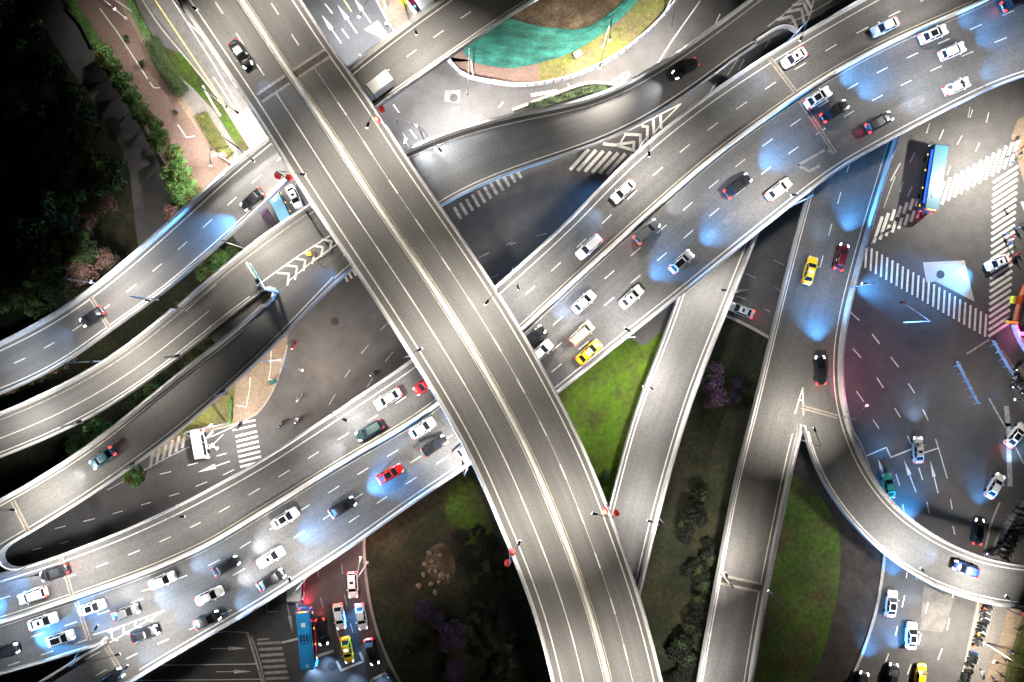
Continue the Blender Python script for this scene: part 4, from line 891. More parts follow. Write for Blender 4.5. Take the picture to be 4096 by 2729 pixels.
def truck(label, px, ang, z):
    p = W(px[0], px[1], z + 2); root = empty('box_truck', (p[0], p[1], z + .012), ang, label, 'truck', 'vehicles on the roads of the interchange')
    b = MB(); b.box((-1.1, 0, 1.85), (4.2, 2.1, 2.3), taper=.985); b.build('cargo_box', PT['white'], root, True)
    c = MB(); c.loft([[(x, -.95, .5), (x, -.95, z_), (x, .95, z_), (x, .95, .5)] for x, z_ in ((1.1, 2.0), (1.3, 2.15), (2.1, 2.1), (2.75, 1.25), (2.85, .6))]); cab = c.build('cab', PT['white'], root, True)
    w = MB(); w.quad([(2.13, -.85, 2.09), (2.13, .85, 2.09), (2.74, .85, 1.3), (2.74, -.85, 1.3)]); w.build('windscreen', GLASS, cab, True)
    f = MB(); f.box((-.3, 0, .55), (5.4, .9, .25)); f.build('chassis', M['dark'], root, True)
    for s in (1, -1):
        h = MB(); h.box((2.83, s * .7, .8), (.12, .35, .22)); h.build('headlight', HEAD, root, True); t = MB(); t.box((-3.05, s * .8, .7), (.12, .3, .2)); t.build('tail_light', TAILDIM, root, True)
        for x in (1.9, -1.7): w = MB(); w.tube([(x, s * .7, .42), (x, s * 1.0, .42)], .42, 12); w.build('wheel', RUB, root, True)
a_, z_ = hd('A', (1500, 357), -1); truck('white box truck disappearing under the topmost viaduct', (1502, 352), a_, ZA)
# ---------------------------------------------------------------- two-wheelers and people
SKIN = mat('skin', (.45, .27, .19), .6); HAIR = mat('hair', (.02, .016, .013), .7); DENIM = mat('trousers_dark', (.03, .035, .05), .85)
SH = {k: mat('shirt_' + k, c, .85) for k, c in {'black': (.02, .02, .025), 'red': (.45, .03, .04), 'green': (.09, .13, .05), 'blue': (.03, .12, .35), 'white': (.6, .6, .6), 'grey': (.12, .12, .14)}.items()}
def skin_mesh(nm, chains, rad):
    me = bpy.data.meshes.new(nm); V = []; E = []; idx = {}
    def vid(k):
        if k not in idx: idx[k] = len(V); V.append(k)
        return idx[k]
    for ch in chains:
        ids = [vid(tuple(round(c, 4) for c in p)) for p, _ in ch]
        E += list(zip(ids[:-1], ids[1:]))
    me.from_pydata(V, E, []); o = bpy.data.objects.new(nm, me); COL.objects.link(o)
    md = o.modifiers.new('skin', 'SKIN'); sk = me.skin_vertices[0].data
    for ch in chains:
        for p, r in ch: sk[idx[tuple(round(c, 4) for c in p)]].radius = (r, r)
    sk[0].use_root = True
    sb = o.modifiers.new('sub', 'SUBSURF'); sb.levels = 1; sb.render_levels = 1
    dg = bpy.context.evaluated_depsgraph_get(); dg.update(); out = bpy.data.meshes.new_from_object(o.evaluated_get(dg)); bpy.data.objects.remove(o)
    return out
def body_mesh(pose):
    ch = []
    if pose == 'walk': pel = (0, 0, .93); kneeL, kneeR = (.16, .1, .5), (-.08, -.1, .5); anL, anR = (.2, .1, .09), (-.34, -.1, .14); ln = 0.06
    elif pose == 'stand': pel = (0, 0, .93); kneeL, kneeR = (.02, .1, .5), (.02, -.1, .5); anL, anR = (0, .11, .09), (0, -.11, .09); ln = 0.0
    else: pel = (0, 0, .80); kneeL, kneeR = (.42, .17, .78), (.42, -.17, .78); anL, anR = (.40, .16, .38), (.40, -.16, .38); ln = .08
    px, py, pz = pel; che = (px + ln, 0, pz + .36); nek = (px + ln * 1.4, 0, pz + .53)
    ch.append([(pel, .135), ((px + ln * .5, 0, pz + .18), .125), (che, .145), (nek, .055), ((nek[0] + .02, 0, pz + .60), .07), ((nek[0] + .03, 0, pz + .70), .098), ((nek[0] + .01, 0, pz + .79), .06)])
    ch.append([((nek[0] + .03, 0, pz + .70), .098), ((nek[0] + .145, 0, pz + .675), .018)])
    for s, kn, an in ((1, kneeL, anL), (-1, kneeR, anR)):
        ch.append([(pel, .135), ((px, s * .1, pz - .06), .095), (kn, .062), (an, .042), ((an[0] + .17, an[1], an[2] - .045), .035)])
        sh = (che[0], s * .19, che[2] + .08)
        if pose == 'ride': el = (.22, s * .28, pz + .22); wr = (.46, s * .26, pz + .22)
        else: sw = -s * .16 if pose == 'walk' else 0; el = (sh[0] + sw * .6, s * .25, pz + .16); wr = (sh[0] + sw + .08, s * .25, pz - .06)
        ch.append([(che, .145), (sh, .062), (el, .045), (wr, .03)])
        d = np.array(wr) - np.array(el); d = d / np.linalg.norm(d); pal = tuple(np.array(wr) + d * .07); ch.append([(wr, .03), (pal, .032)])
        for k in range(4):
            o = (k - 1.5) * .018; side = np.array((0.0, 1, 0)) if abs(d[2]) < .7 else np.array((1.0, 0, 0)); f0 = np.array(pal) + d * .045 + side * o; f1 = f0 + d * (.045 - .006 * abs(k - 1.2)) + np.array((0, 0, -.012)); ch.append([(pal, .032), (tuple(f0), .009), (tuple(f1), .008)])
        t0 = np.array(wr) + d * .035 + (np.array((0, -s * .035, 0)) if abs(d[2]) < .7 else np.array((.035, 0, 0))); ch.append([(wr, .03), (tuple(t0), .010), (tuple(t0 + d * .04), .009)])
    me = skin_mesh('body_' + pose, ch, None)
    for m_ in (SKIN, SH['black'], DENIM, RUB): me.materials.append(m_)
    cz = pz
    for f in me.polygons:
        c = f.center; k = 2
        if c.z > cz + .50: k = 0
        elif c.z > cz - .02 or (pose == 'ride' and c.z > cz + .04): k = 1
        if abs(c.y) > .225 and (np.linalg.norm(np.array(c) - np.array((.46, math.copysign(.26, c.y), pz + .22))) < .15 if pose == 'ride' else c.z < cz + .02): k = 0
        if pose == 'ride' and c.z < cz + .04 and abs(c.y) < .23: k = 2
        if (pose != 'ride' and c.z < .12) or (pose == 'ride' and c.z < .40 and c.x > .3): k = 3
        f.material_index = k; f.use_smooth = True
    h = MB(); h.smooth = True; h.ball((nek[0] + .015, 0, pz + .735), .118, nu=10, nv=6, sz=.95)
    h.v = [(x, y, max(z, pz + .70 - (.05 if x < nek[0] else 0))) for x, y, z in h.v]
    return me, h.mesh('hair', HAIR)
BM = {p: body_mesh(p) for p in ('walk', 'stand', 'ride')}
def person(label, p, ang, pose='walk', shirt='black', z=0.0, group='people at the crossing'):
    o = bpy.data.objects.new('person', BM[pose][0]); COL.objects.link(o); o.location = (p[0], p[1], z); o.rotation_euler = (0, 0, ang); tag(o, label, 'person', group)
    o.material_slots[1].link = 'OBJECT'; o.material_slots[1].material = SH[shirt]
    h = bpy.data.objects.new('hair', BM[pose][1]); COL.objects.link(h); h.parent = o; return o
def scooter_parts():
    b = MB(); b.smooth = False
    b.loft([[(x, -w, z0), (x, -w * .8, z1), (x, w * .8, z1), (x, w, z0)] for x, w, z0, z1 in ((-.82, .06, .5, .72), (-.62, .17, .38, .78), (-.15, .19, .28, .74), (.05, .19, .24, .38), (.36, .19, .24, .36), (.46, .2, .28, .95), (.62, .12, .4, .98), (.70, .05, .5, .85))])
    st = MB(); st.box((-.38, 0, .82), (.72, .30, .13), taper=.85)
    hb = MB(); hb.tube([(.42, -.34, 1.06), (.52, 0, 1.02), (.42, .34, 1.06)], .022, 5); hb.tube([(.52, 0, .6), (.50, 0, 1.03)], .035, 5); hb.box((.44, .30, 1.2), (.03, .1, .07)); hb.box((.44, -.30, 1.2), (.03, .1, .07))
    w = []
    for x in (.62, -.62): q = MB(); q.tube([(x, -.05, .24), (x, .05, .24)], .24, 10); w.append(q)
    hl = MB(); hl.box((.64, 0, .9), (.14, .22, .14)); bx = MB(); bx.box((-.86, 0, .98), (.36, .38, .30), taper=.9)
    return dict(body=b, seat=st, handlebar=hb, wheelf=w[0], wheelr=w[1], headlight=hl, top_box=bx)
SP = scooter_parts()
def scooter(label, p, ang, col='black', lit=None, box=False, group=None, z=0.0, power=160, lean=0, red=0):
    root = empty('scooter', (p[0], p[1], z + .03), ang, label, 'scooter', group); root.rotation_euler = (lean, 0, ang)
    for k, nm, m in (('body', 'body', PT[col]), ('seat', 'seat', RUB), ('handlebar', 'handlebar', M['dark']), ('wheelf', 'wheel', RUB), ('wheelr', 'wheel', RUB), ('headlight', 'headlight', HEAD if lit else HEADOFF)): part(root, ('sc', k), nm, lambda: SP[k], m)
    if box: part(root, ('sc', 'top_box'), 'top_box', lambda: SP['top_box'], M['orange'] if box == 'o' else M['yellow'] if box == 'y' else PT['blue'])
    if lit: spot(root, (.8, 0, .9), lit, power, 40, 12)
    if red: redglow(root, (-1.0, 0, .7), red)
    return root
def rider(label_s, label_p, px, to, col='black', shirt='black', **k):
    p = W(px[0], px[1], .6); a = math.atan2(-to[1], to[0]); s = scooter(label_s, p, a, col, group='two-wheelers in traffic', **k)
    person(label_p, (p[0] - .35 * math.cos(a), p[1] - .35 * math.sin(a)), a, 'ride', shirt, .10, 'riders on two-wheelers')
rider('red scooter with a blue headlight beam along the plaza kerb', 'rider on the red scooter with the long beam', (1176, 1384), (-.5, .85), 'red', 'black', lit=COOL, power=1500)
rider('white scooter with thin blue light in the middle of the dim street', 'rider of the scooter above the white one by the viaduct', (1197, 1593), (-.55, .83), 'white', 'grey', lit=BLUE, power=60)
rider('large white scooter nearest the main viaduct edge', 'rider in white on the scooter nearest the main viaduct', (1190, 1680), (-.55, .83), 'silver', 'white', lit=BLUE, power=60)
rider('small grey scooter left of the large white one', 'rider in grey left of the rider in white', (1126, 1695), (-.55, .83), 'grey', 'grey')
rider('black scooter with cyan headlight on the corner zebra crossing', 'rider in black on the corner zebra crossing', (956, 1705), (-.5, .86), 'black', 'black', lit=BLUE, power=120)
rider('black scooter in shadow at the end of the long zebra crossing', 'rider in shadow at the end of the long zebra crossing', (3470, 985), (.8, -.5), 'black', 'black')
rider('black scooter on the dim half of the long zebra crossing', 'rider in black on the dim half of the long zebra crossing', (3551, 922), (.8, -.5), 'black', 'grey')
rider('scooter with glowing red tail behind the white car on the crossing', 'rider behind the white car on the crossing', (4070, 1020), (.85, -.5), 'red', 'black', red=30)
rider('dark scooter with white front lamp under the main viaduct edge', 'rider emerging by the main viaduct edge', (1494, 1493), (-.75, .66), 'grey', 'grey', lit=COOL, power=80)
rider('dark scooter at the stop line beside the last kerb post', 'rider in dark clothes at the bottom stop line', (1551, 2698), (.2, 1), 'dgreen', 'black')
rider('scooter with cyan lamp at the parked two-wheelers on the right', 'rider with cyan lamp at the right edge', (4070, 1468), (-.5, .8), 'black', 'black', lit=BLUE, power=40)
rider('dark scooter with strong blue lamp near the curved fence', 'rider with strong blue lamp near the curved fence', (4058, 1540), (-.7, .6), 'black', 'black', lit=BLUE, power=500)
for lb, px, a, po, sh in (('person in black stepping onto the bright crossing, topmost of the group', (4062, 562), .2, 'walk', 'black'), ('person in red behind the group on the bright crossing', (4088, 592), .4, 'walk', 'red'), ('person in grey in the middle of the waiting group', (4052, 614), .5, 'stand', 'grey'), ('person in dark clothes right of the one in grey', (4080, 616), .4, 'walk', 'black'), ('person standing out front of the group on the zebra stripes', (4024, 630), .6, 'walk', 'black'), ('person in green beside the one with a blue bag', (4066, 636), .4, 'stand', 'green'), ('person in blue at the lower end of the group', (4042, 650), .5, 'walk', 'blue'), ('lone person walking along the right zebra crossing', (4022, 832), -1.0, 'walk', 'black'), ('person in black on the pavement above the blue-lit walkers', (4086, 892), -1.2, 'stand', 'black'), ('person in dark blue walking beside the one in black', (4066, 912), -1.1, 'walk', 'blue'), ('lone person in blue left of the others on the lower crossing', (4020, 938), -1.0, 'walk', 'blue'), ('person in red trousers at the edge of the lower crossing', (4048, 950), .3, 'walk', 'red'), ('person closest to the white car on the crossing', (4034, 974), .6, 'walk', 'blue')):
    person(lb, W(px[0], px[1], .6), a, po, sh)
def pedestrians_more():
    for lb, px, a, sh in (('person in black on the tan pavement beside the lamp pole foot', (4018, 2638), 2, 'black'), ('person with a white bag beside the lawn at lower right', (4040, 2608), .5, 'blue'), ('person at the lawn edge with long legs in shade', (4070, 2520), 2.2, 'black'), ('person in white and red at the right edge below the curved arm', (4082, 2456), .2, 'red'), ('person walking away at the bottom of the tan pavement', (3998, 2692), 1.9, 'black'), ('pair member walking left of the one at the bottom of the tan pavement', (3974, 2712), 1.9, 'grey')):
        person(lb, W(px[0], px[1], .6), a, 'walk', sh, group='people on the lower right pavement')
pedestrians_more()
# rows of parked scooters: one label for the dark ones nobody can tell apart, own labels for the odd ones
PK = 'scooters parked in a row along the lower right pavement'; cols = ['black', 'grey', 'black', 'dgreen', 'black', 'silver']
odd = {0: ('parked scooter with an orange rear box, topmost of the long row', 'black', 'o'), 4: ('white parked scooter in the upper half of the long row', 'white', False), 9: ('white parked scooter with a yellow box beside the lamp pole foot', 'white', 'y'), 13: ('parked scooter with an orange box just above the lamp pole foot', 'grey', 'o'), 16: ('blue parked scooter below the lamp pole foot', 'blue', False)}
for i in range(28):
    t = i / 27.; y = 2428 + 312 * t; x = 3950 - 95 * t ** 1.25
    if i in (14, 15, 21): continue
    p = W(x + random.uniform(-4, 4), y, .6); a = R_(random.uniform(-22, 8))
    if i in odd: scooter(odd[i][0], p, a, odd[i][1], box=odd[i][2], group=PK, lean=.15)
    else: scooter('dark scooter parked side by side in the long row at lower right', p, a, random.choice(cols), group=PK, lean=.15)
PK2 = 'scooters parked in the dark at the right edge'
for i in range(22):
    t = i / 10.5; row = int(t >= 1); t -= row; x = 4085 - 95 * t + row * 34; y = 2030 + 195 * t + row * 12
    if x > 4108: continue
    scooter('dark scooter parked in the unlit block above the curved arm', W(x, y, .6), R_(random.uniform(-25, 10)), random.choice(cols), group=PK2, lean=.15)
scooter('blue scooter with a white headlight at the foot of the dark parked block', W(3958, 2217, .6), R_(170), 'blue', lit=COOL, power=120, group=PK2)
for i in range(9): scooter('dark scooter parked behind the curved fence at the right edge', W(4060 + 6 * i, 1500 + 11 * i, .6), R_(200 + random.uniform(-20, 20)), random.choice(cols), group='scooters behind the curved fence', lean=.15)
scooter('lilac scooter left on the asphalt by the tan pavement', W(3931, 2697, .6), R_(100), 'silver', group='two-wheelers in traffic')
# ---------------------------------------------------------------- street lamps
WARM = (1.0, .91, .79); NEUT = (1.0, .94, .87); CWHITE = (.86, .92, 1.0)
ADATA = {}
def area(root, loc, power, col, size=1.0, aim=(0, 0), tilt=24, spread=116):
    k = (power, col, size, spread)
    if k not in ADATA:
        l = bpy.data.lights.new('lamp_light', 'AREA'); l.shape = 'DISK'; l.size = size; l.energy = power; l.color = col; l.spread = R_(spread); ADATA[k] = l
        l.use_nodes = True; nt = l.node_tree; em = nt.nodes['Emission']      # street-lamp optics: flatter pool than a bare disk
        ge = nt.nodes.new('ShaderNodeNewGeometry'); dt = nt.nodes.new('ShaderNodeVectorMath'); dt.operation = 'DOT_PRODUCT'
        nt.links.new(ge.outputs['Normal'], dt.inputs[0]); nt.links.new(ge.outputs['Incoming'], dt.inputs[1])
        ab = nt.nodes.new('ShaderNodeMath'); ab.operation = 'ABSOLUTE'; nt.links.new(dt.outputs['Value'], ab.inputs[0])
        pw = nt.nodes.new('ShaderNodeMath'); pw.operation = 'POWER'; nt.links.new(ab.outputs[0], pw.inputs[0]); pw.inputs[1].default_value = -2.1
        mn = nt.nodes.new('ShaderNodeMath'); mn.operation = 'MINIMUM'; nt.links.new(pw.outputs[0], mn.inputs[0]); mn.inputs[1].default_value = 5.0
        ml = nt.nodes.new('ShaderNodeMath'); ml.operation = 'MULTIPLY'; nt.links.new(mn.outputs[0], ml.inputs[0]); ml.inputs[1].default_value = .62
        nt.links.new(ml.outputs[0], em.inputs['Strength'])
    o = bpy.data.objects.new('lamp_light', ADATA[k]); COL.objects.link(o); o.parent = root; o.location = loc
    n = math.hypot(*aim) or 1; s = math.sin(R_(tilt)); o.rotation_euler = Vector((aim[0] / n * s, aim[1] / n * s, -math.cos(R_(tilt)))).to_track_quat('-Z', 'Y').to_euler(); return o
def lamp(label, base, z, head, hh, power, col=NEUT, lanterns=False, group='street lamps', post=.09, dark=True, heads=None, tl=None):
    b = W(base[0], base[1], z); root = empty('street_lamp', (b[0], b[1], z), 0, label, 'street lamp', group)
    zb = .9 if z > 3 else 0
    pm = MB(); pm.tube([(0, 0, zb * .0), (0, 0, hh - .25)], [post * 1.3, post * .8], 8); pm.box((0, 0, .25 + zb * 0), (.4, .4, .5)); pm.build('post', M['white'] if z < 3 else M['grey'], root, True)
    for hpx in (heads or [head]):
        h = W(hpx[0], hpx[1], z + hh); dx, dy = h[0] - b[0], h[1] - b[1]; L = math.hypot(dx, dy) or .01; a = math.atan2(dy, dx)
        arm = MB(); arm.tube([(0, 0, hh - .35), (dx * .12, dy * .12, hh - .1), (dx * .5, dy * .5, hh), (dx, dy, hh)], .05, 6); arm.build('arm', M['white'] if z < 3 else M['grey'], root, True)
        hd_ = MB(); hd_.box((dx, dy, hh + .02), (.85, .34, .14), a, taper=.8); ho = hd_.build('lamp_head', M['dark'] if dark else M['white'], root, True)
        gl2 = MB(); gl2.box((dx, dy, hh - .065), (.6, .26, .03), a); gl2.build('lens', M['lampglow'] if power else M['white'], ho, True)
        if power: area(root, (dx, dy, hh - .12), power, col, 1.0, (dx, dy), *(tl or ((12, 150) if z < 3 else (24, 132) if z > 15 else (14, 132) if z > 12.5 else (14, 122))))
    if lanterns:
        h = W(*(heads or [head])[0], z + hh); a = math.atan2(h[1] - b[1], h[0] - b[0])
        c, s = math.cos(a + math.pi / 2), math.sin(a + math.pi / 2) 
        if z < 3: c, s = math.cos(a), math.sin(a)
        c, s = math.cos(a), math.sin(a)
        zl = hh * .62; br = MB(); br.tube([(-c * 1.0, -s * 1.0, zl + .75), (c * 1.0, s * 1.0, zl + .75)], .03, 5); br.build('bracket', M['grey'], root, True)
        for sg in (-1, 1):
            l = MB(); l.smooth = True
            for k in (0, -.62): l.ball((c * sg * .85, s * sg * .85, zl + k + .3), .44, 0, 12, 8, .82)
            lo = l.build('lantern', M['lantern'], root, True)
            g_ = MB(); k = .66; g_.tube([(c * sg * .85, s * sg * .85, zl + k - .03), (c * sg * .85, s * sg * .85, zl + k + .04)], .17, 8)
            g_.build('lantern_cap', M['gold'], lo, True)
    return root
TP, MP = 3100, 4000
lamp('street lamp beside the only car on the topmost viaduct', (742, 48), ZT, (779, 33), 9, TP, WARM)
lamp('lantern lamp on the left edge of the topmost viaduct above the sky blue minibus', (1183, 742), ZT, (1211, 698), 9, TP, WARM, True)
lamp('street lamp on the left edge of the topmost viaduct where it crosses the main one', (1650, 1424), ZT, (1680, 1398), 9, TP, WARM)
lamp('lantern lamp on the left edge of the topmost viaduct over the dark park', (2040, 2185), ZT, (2077, 2172), 9, TP, WARM, True)
lamp('street lamp at the left edge of the topmost viaduct below the photo', (2250, 2860), ZT, (2290, 2840), 9, TP, WARM)
lamp('street lamp at the right edge of the topmost viaduct above the photo', (1085, -215), ZT, (1050, -200), 9, TP, WARM)
lamp('lantern lamp on the right edge of the topmost viaduct over the pale street', (1546, 506), ZT, (1470, 502), 9, TP, WARM, True)
lamp('street lamp on the right edge of the topmost viaduct near the bright spot', (1993, 1175), ZT, (1946, 1211), 9, TP * 1.35, WARM)
lamp('lantern lamp on the right edge of the topmost viaduct above the narrow ramp', (2421, 2012), ZT, (2378, 2056), 9, TP, WARM, True)
lamp('street lamp at the right edge of the topmost viaduct below the photo', (2660, 2800), ZT, (2620, 2830), 9, TP, WARM)
lamp('lamp on the north edge of the main viaduct near the rounded barrier end', (120, 2262), ZM, (150, 2300), 9, MP, NEUT)
lamp('lamp on the north edge of the main viaduct over the dark street', (715, 2022), ZM, (728, 2067), 9, MP * .45, NEUT)
lamp('lamp on the north edge of the main viaduct by the dark green car', (1378, 1630), ZM, (1381, 1681), 9, MP * 1.15, NEUT)
lamp('lamp on the north edge of the main viaduct touching the topmost viaduct', (2050, 1092), ZM, (2072, 1150), 9, MP, NEUT)
lamp('lamp on the north edge of the main viaduct above the striped gore', (2545, 608), ZM, (2597, 616), 9, MP, NEUT)
lamp('lamp on the north edge of the main viaduct near the far joint', (3140, 180), ZM, (3204, 154), 9, MP * .65, NEUT)
lamp('lamp on the south edge of the main viaduct at the upper right', (3815, 430), ZM, (3850, 330), 9, MP * .75, NEUT)
lamp('lamp on the south edge of the main viaduct above the right ramp', (3163, 826), ZM, (3175, 780), 9, MP, NEUT)
lamp('lamp on the south edge of the main viaduct above the bright lawn', (2510, 1350), ZM, (2508, 1318), 9, MP, NEUT)
lamp('lamp on the south edge of the main viaduct tucked under the topmost one', (1868, 1876), ZM, (1850, 1850), 6, MP * .8, NEUT)
lamp('lamp on the south edge of the main viaduct above the pale bus', (1238, 2300), ZM, (1158, 2319), 9, MP, NEUT)
lamp('lamp on the south edge of the main viaduct above the road arrows', (520, 2722), ZM, (505, 2670), 9, MP * .7, NEUT)
lamp('added fill lamp on the blunt nose between the main viaduct and the side ramp', (415, 2566), ZM, (380, 2530), 9, MP * .4, NEUT, heads=[(385, 2510), (470, 2620)])  # extra lamp put in to brighten the dark lower left decks
lamp('added fill lamp of the main viaduct just beyond the upper right corner', (3730, -135), ZM, (3760, -80), 9, MP * .5, NEUT)  # unseen lamp added to lift the dark upper right lanes
lamp('added fill lamp of the main viaduct beyond the right edge of the photo', (4260, 262), ZM, (4230, 200), 9, MP * .55, NEUT)  # unseen, added for light on the outer lanes at upper right
lamp('added fill lamp of the side ramp beyond the lower left corner', (-90, 2760), ZM, (-60, 2640), 9, MP * .35, CWHITE)  # unseen lamp put in because the lower left deck fell dark
lamp('added fill lamp of the main viaduct beyond the left edge of the photo', (-120, 2325), ZM, (-90, 2370), 9, MP * .4, CWHITE)  # added out of view to brighten the left end of the deck
lamp('added fill lamp of the slim ramp beyond the left edge of the photo', (-90, 1415), ZA, (-60, 1450), 9, 1500, CWHITE)  # added out of view to keep the ramp's left end readable
lamp('added fill lamp of the middle arm beyond the left edge of the photo', (-70, 1680), 10, (-40, 1710), 9, 2600, NEUT)  # unseen lamp added to brighten the arm's left end
lamp('lamp on the slim ramp parapet standing out against pink twigs', (402, 1136), ZA, (353, 1129), 9, 4200, NEUT, dark=False)
lamp('dark lamp on the inner parapet of the slim ramp', (632, 1198), ZA, (589, 1202), 9, 0, NEUT)
lamp('lamp at the corner where the slim ramp meets the street trees', (985, 614), ZA, (1010, 640), 9, 3600, NEUT)
lamp('lamp on the slim ramp beyond the topmost viaduct', (1640, 90), ZA, (1665, 130), 9, 4500, WARM)
lamp('lamp over the brightly lit middle arm beside brown shrubs', (425, 1444), zB(425), (366, 1447), 11, 3300, WARM, dark=False, tl=(4, 108))
lamp('lamp over the middle arm near the sign gantry', (988, 998), zB(988), (955, 972), 11, 3600, WARM, dark=False, tl=(4, 108))
lamp('small unlit lamp on the dark lower arm by the plaza', (905, 1575), zC(905), (890, 1566), 6, 0, NEUT)
lamp('small unlit lamp on the dark lower arm above the tree', (545, 1862), zC(545), (528, 1856), 6, 0, NEUT)
lamp('small bracket lamp on the inner parapet of the middle arm', (726, 1427), zB(726), (708, 1422), 6, 0, NEUT)
lamp('small bracket lamp on the middle arm parapet above the round tree', (332, 1690), zB(332), (316, 1686), 6, 0, NEUT)
lamp('lamp lighting the joint of the dark lower arm at the left edge', (20, 1990), zC(20), (50, 2040), 8, 3900, WARM)
lamp('lamp on the dark ramp where it leaves the topmost viaduct', (1700, 568), 8, (1760, 600), 10, 800, WARM)
lamp('lamp on the left parapet of the narrow ramp beside the bright lawn', (2573, 1547), ZD, (2606, 1554), 9, 6500, NEUT, tl=(0, 130))
lamp('lamp on the right parapet of the narrow ramp under the main viaduct', (2930, 1172), ZD, (2895, 1160), 8, 2800, NEUT)
lamp('lamp on the narrow ramp where it slips under the topmost viaduct', (2628, 2062), ZD, (2600, 2085), 8, 2800, NEUT)
lamp('lamp on the right parapet of the right ramp by the blue-lit crossing', (3400, 1150), ZE, (3458, 1135), 9, 1050, CWHITE, dark=False)
lamp('lamp at the white nose where the right ramp splits', (3191, 1755), ZE, (3259, 1719), 9, 3600, WARM)
lamp('lamp with a bent arm on the right ramp below its joint', (3062, 2352), ZE, (3080, 2370), 8, 100, NEUT, dark=False)
lamp('lamp on the left parapet of the right ramp near its joint', (2878, 2290), ZE, (2905, 2300), 8, 4200, WARM)
lamp('lamp on the outer parapet of the curved arm above the lower right street', (3665, 2313), ZE, (3690, 2280), 8, 3900, NEUT)
lamp('lamp on the curved arm close to the right edge', (4010, 2425), ZE, (4030, 2390), 8, 4500, NEUT)
lamp('reddish lamp leaning out from the curved arm joint', (3376, 1668), ZE, (3465, 1628), 5, 1500, (1, .22, .38), dark=False, tl=(40, 110))
# street level
lamp('twin-arm lantern lamp beside the golden hedge', (933, 658), 0, (907, 590), 10, 4200, NEUT, True, dark=False, heads=[(912, 588), (842, 654)])
lamp('lamp on the pink pavement at the upper left', (505, 75), 0, (450, 30), 10, 1700, NEUT, dark=False)
lamp('lamp at the top of the slip road beside the topmost viaduct', (800, 70), 0, (770, 60), 10, 5200, NEUT, dark=False)
lamp('added lamp on the slip road kerb close under the topmost viaduct', (905, 430), 0, (950, 450), 11, 4600, NEUT, dark=False)  # lamp put in to brighten the slip road asphalt
lamp('lantern lamp on the tan pavement above the turn arrows', (1545, 28), 0, (1440, 60), 9, 8000, CWHITE, True, dark=False)
lamp('lamp pole between the white fence and the green net', (1893, 305), 0, (1870, 370), 12, 10500, NEUT, dark=False, tl=(2, 122))
lamp('lamp pole at the lower rim of the green net', (2410, 192), 0, (2440, 150), 12, 6500, WARM, dark=False, tl=(12, 124), heads=[(2440, 150), (2400, 262)])
lamp('added lamp pole on the dry verge near the top edge of the photo', (2655, 60), 0, (2690, 92), 11, 5500, NEUT, dark=False, tl=(6, 124))  # lamp added to brighten the curved road by the net plot
lamp('added fill lamp pole behind the guard railings at the right edge', (4125, 1590), 0, (4070, 1600), 12, 2200, NEUT, dark=False)  # lamp put in to lift the dark ground of the junction
lamp('added fill lamp of the right ramp below the bottom edge of the photo', (2775, 2800), ZE, (2800, 2810), 9, 4200, NEUT)  # unseen lamp added to light the ramp's dark lower end
lamp('lamp by the pale street next to the topmost viaduct', (1625, 560), 0, (1660, 500), 12, 6000, CWHITE, dark=False, tl=(34, 118))
lamp('very bright lamp at the right edge above the waiting people', (4115, 585), 0, (4108, 622), 12, 12500, (1, .94, .82), dark=False, tl=(5, 132))
lamp('leaning lamp pole beside the parked scooters', (3934, 2569), 0, (3985, 2650), 11, 10500, WARM, dark=False, tl=(20, 150))
lamp('bright lamp above the white minibus at the corner lawn', (838, 1706), 0, (860, 1790), 10, 5200, NEUT, dark=False)
lamp('added lamp on the slip road kerb close under the topmost viaduct', (905, 430), 0, (950, 450), 11, 4600, NEUT, dark=False)  # repeat of the added slip road lamp, doubling its light
lamp('added reddish lamp between the street and the south parapet of the main viaduct', (1470, 2250), 0, (1440, 2240), 9, 1800, (1, .52, .5), dark=False)  # small ambient lamp added, coloured to redden the waiting lanes
lamp('added lamp at the plaza corner under the dark ramp', (1120, 1440), 0, (1200, 1480), 10, 3200, (1, .82, .66), dark=False)  # added to stand for lamp spill on the dim brown street
lamp('lamp over the green net at the top of the photo', (2230, -60), 0, (2220, -20), 9, 2500, WARM, dark=False)
# unseen cars added under the decks so their headlights tint the street
gc('unseen added car under the main viaduct whose blue beam lights the striped crossing', (2640, 740), (-.85, .42), col='black', head=BLUE, power=7000)
gc('unseen added car under the right ramp lighting the long crossing blue', (3330, 1170), (.95, -.1), col='black', head=BLUE, power=5000)
gc('unseen added car under the curved arm lighting the turn arrows blue', (3640, 2200), (-.06, -1), col='black', head=BLUE, power=4500)

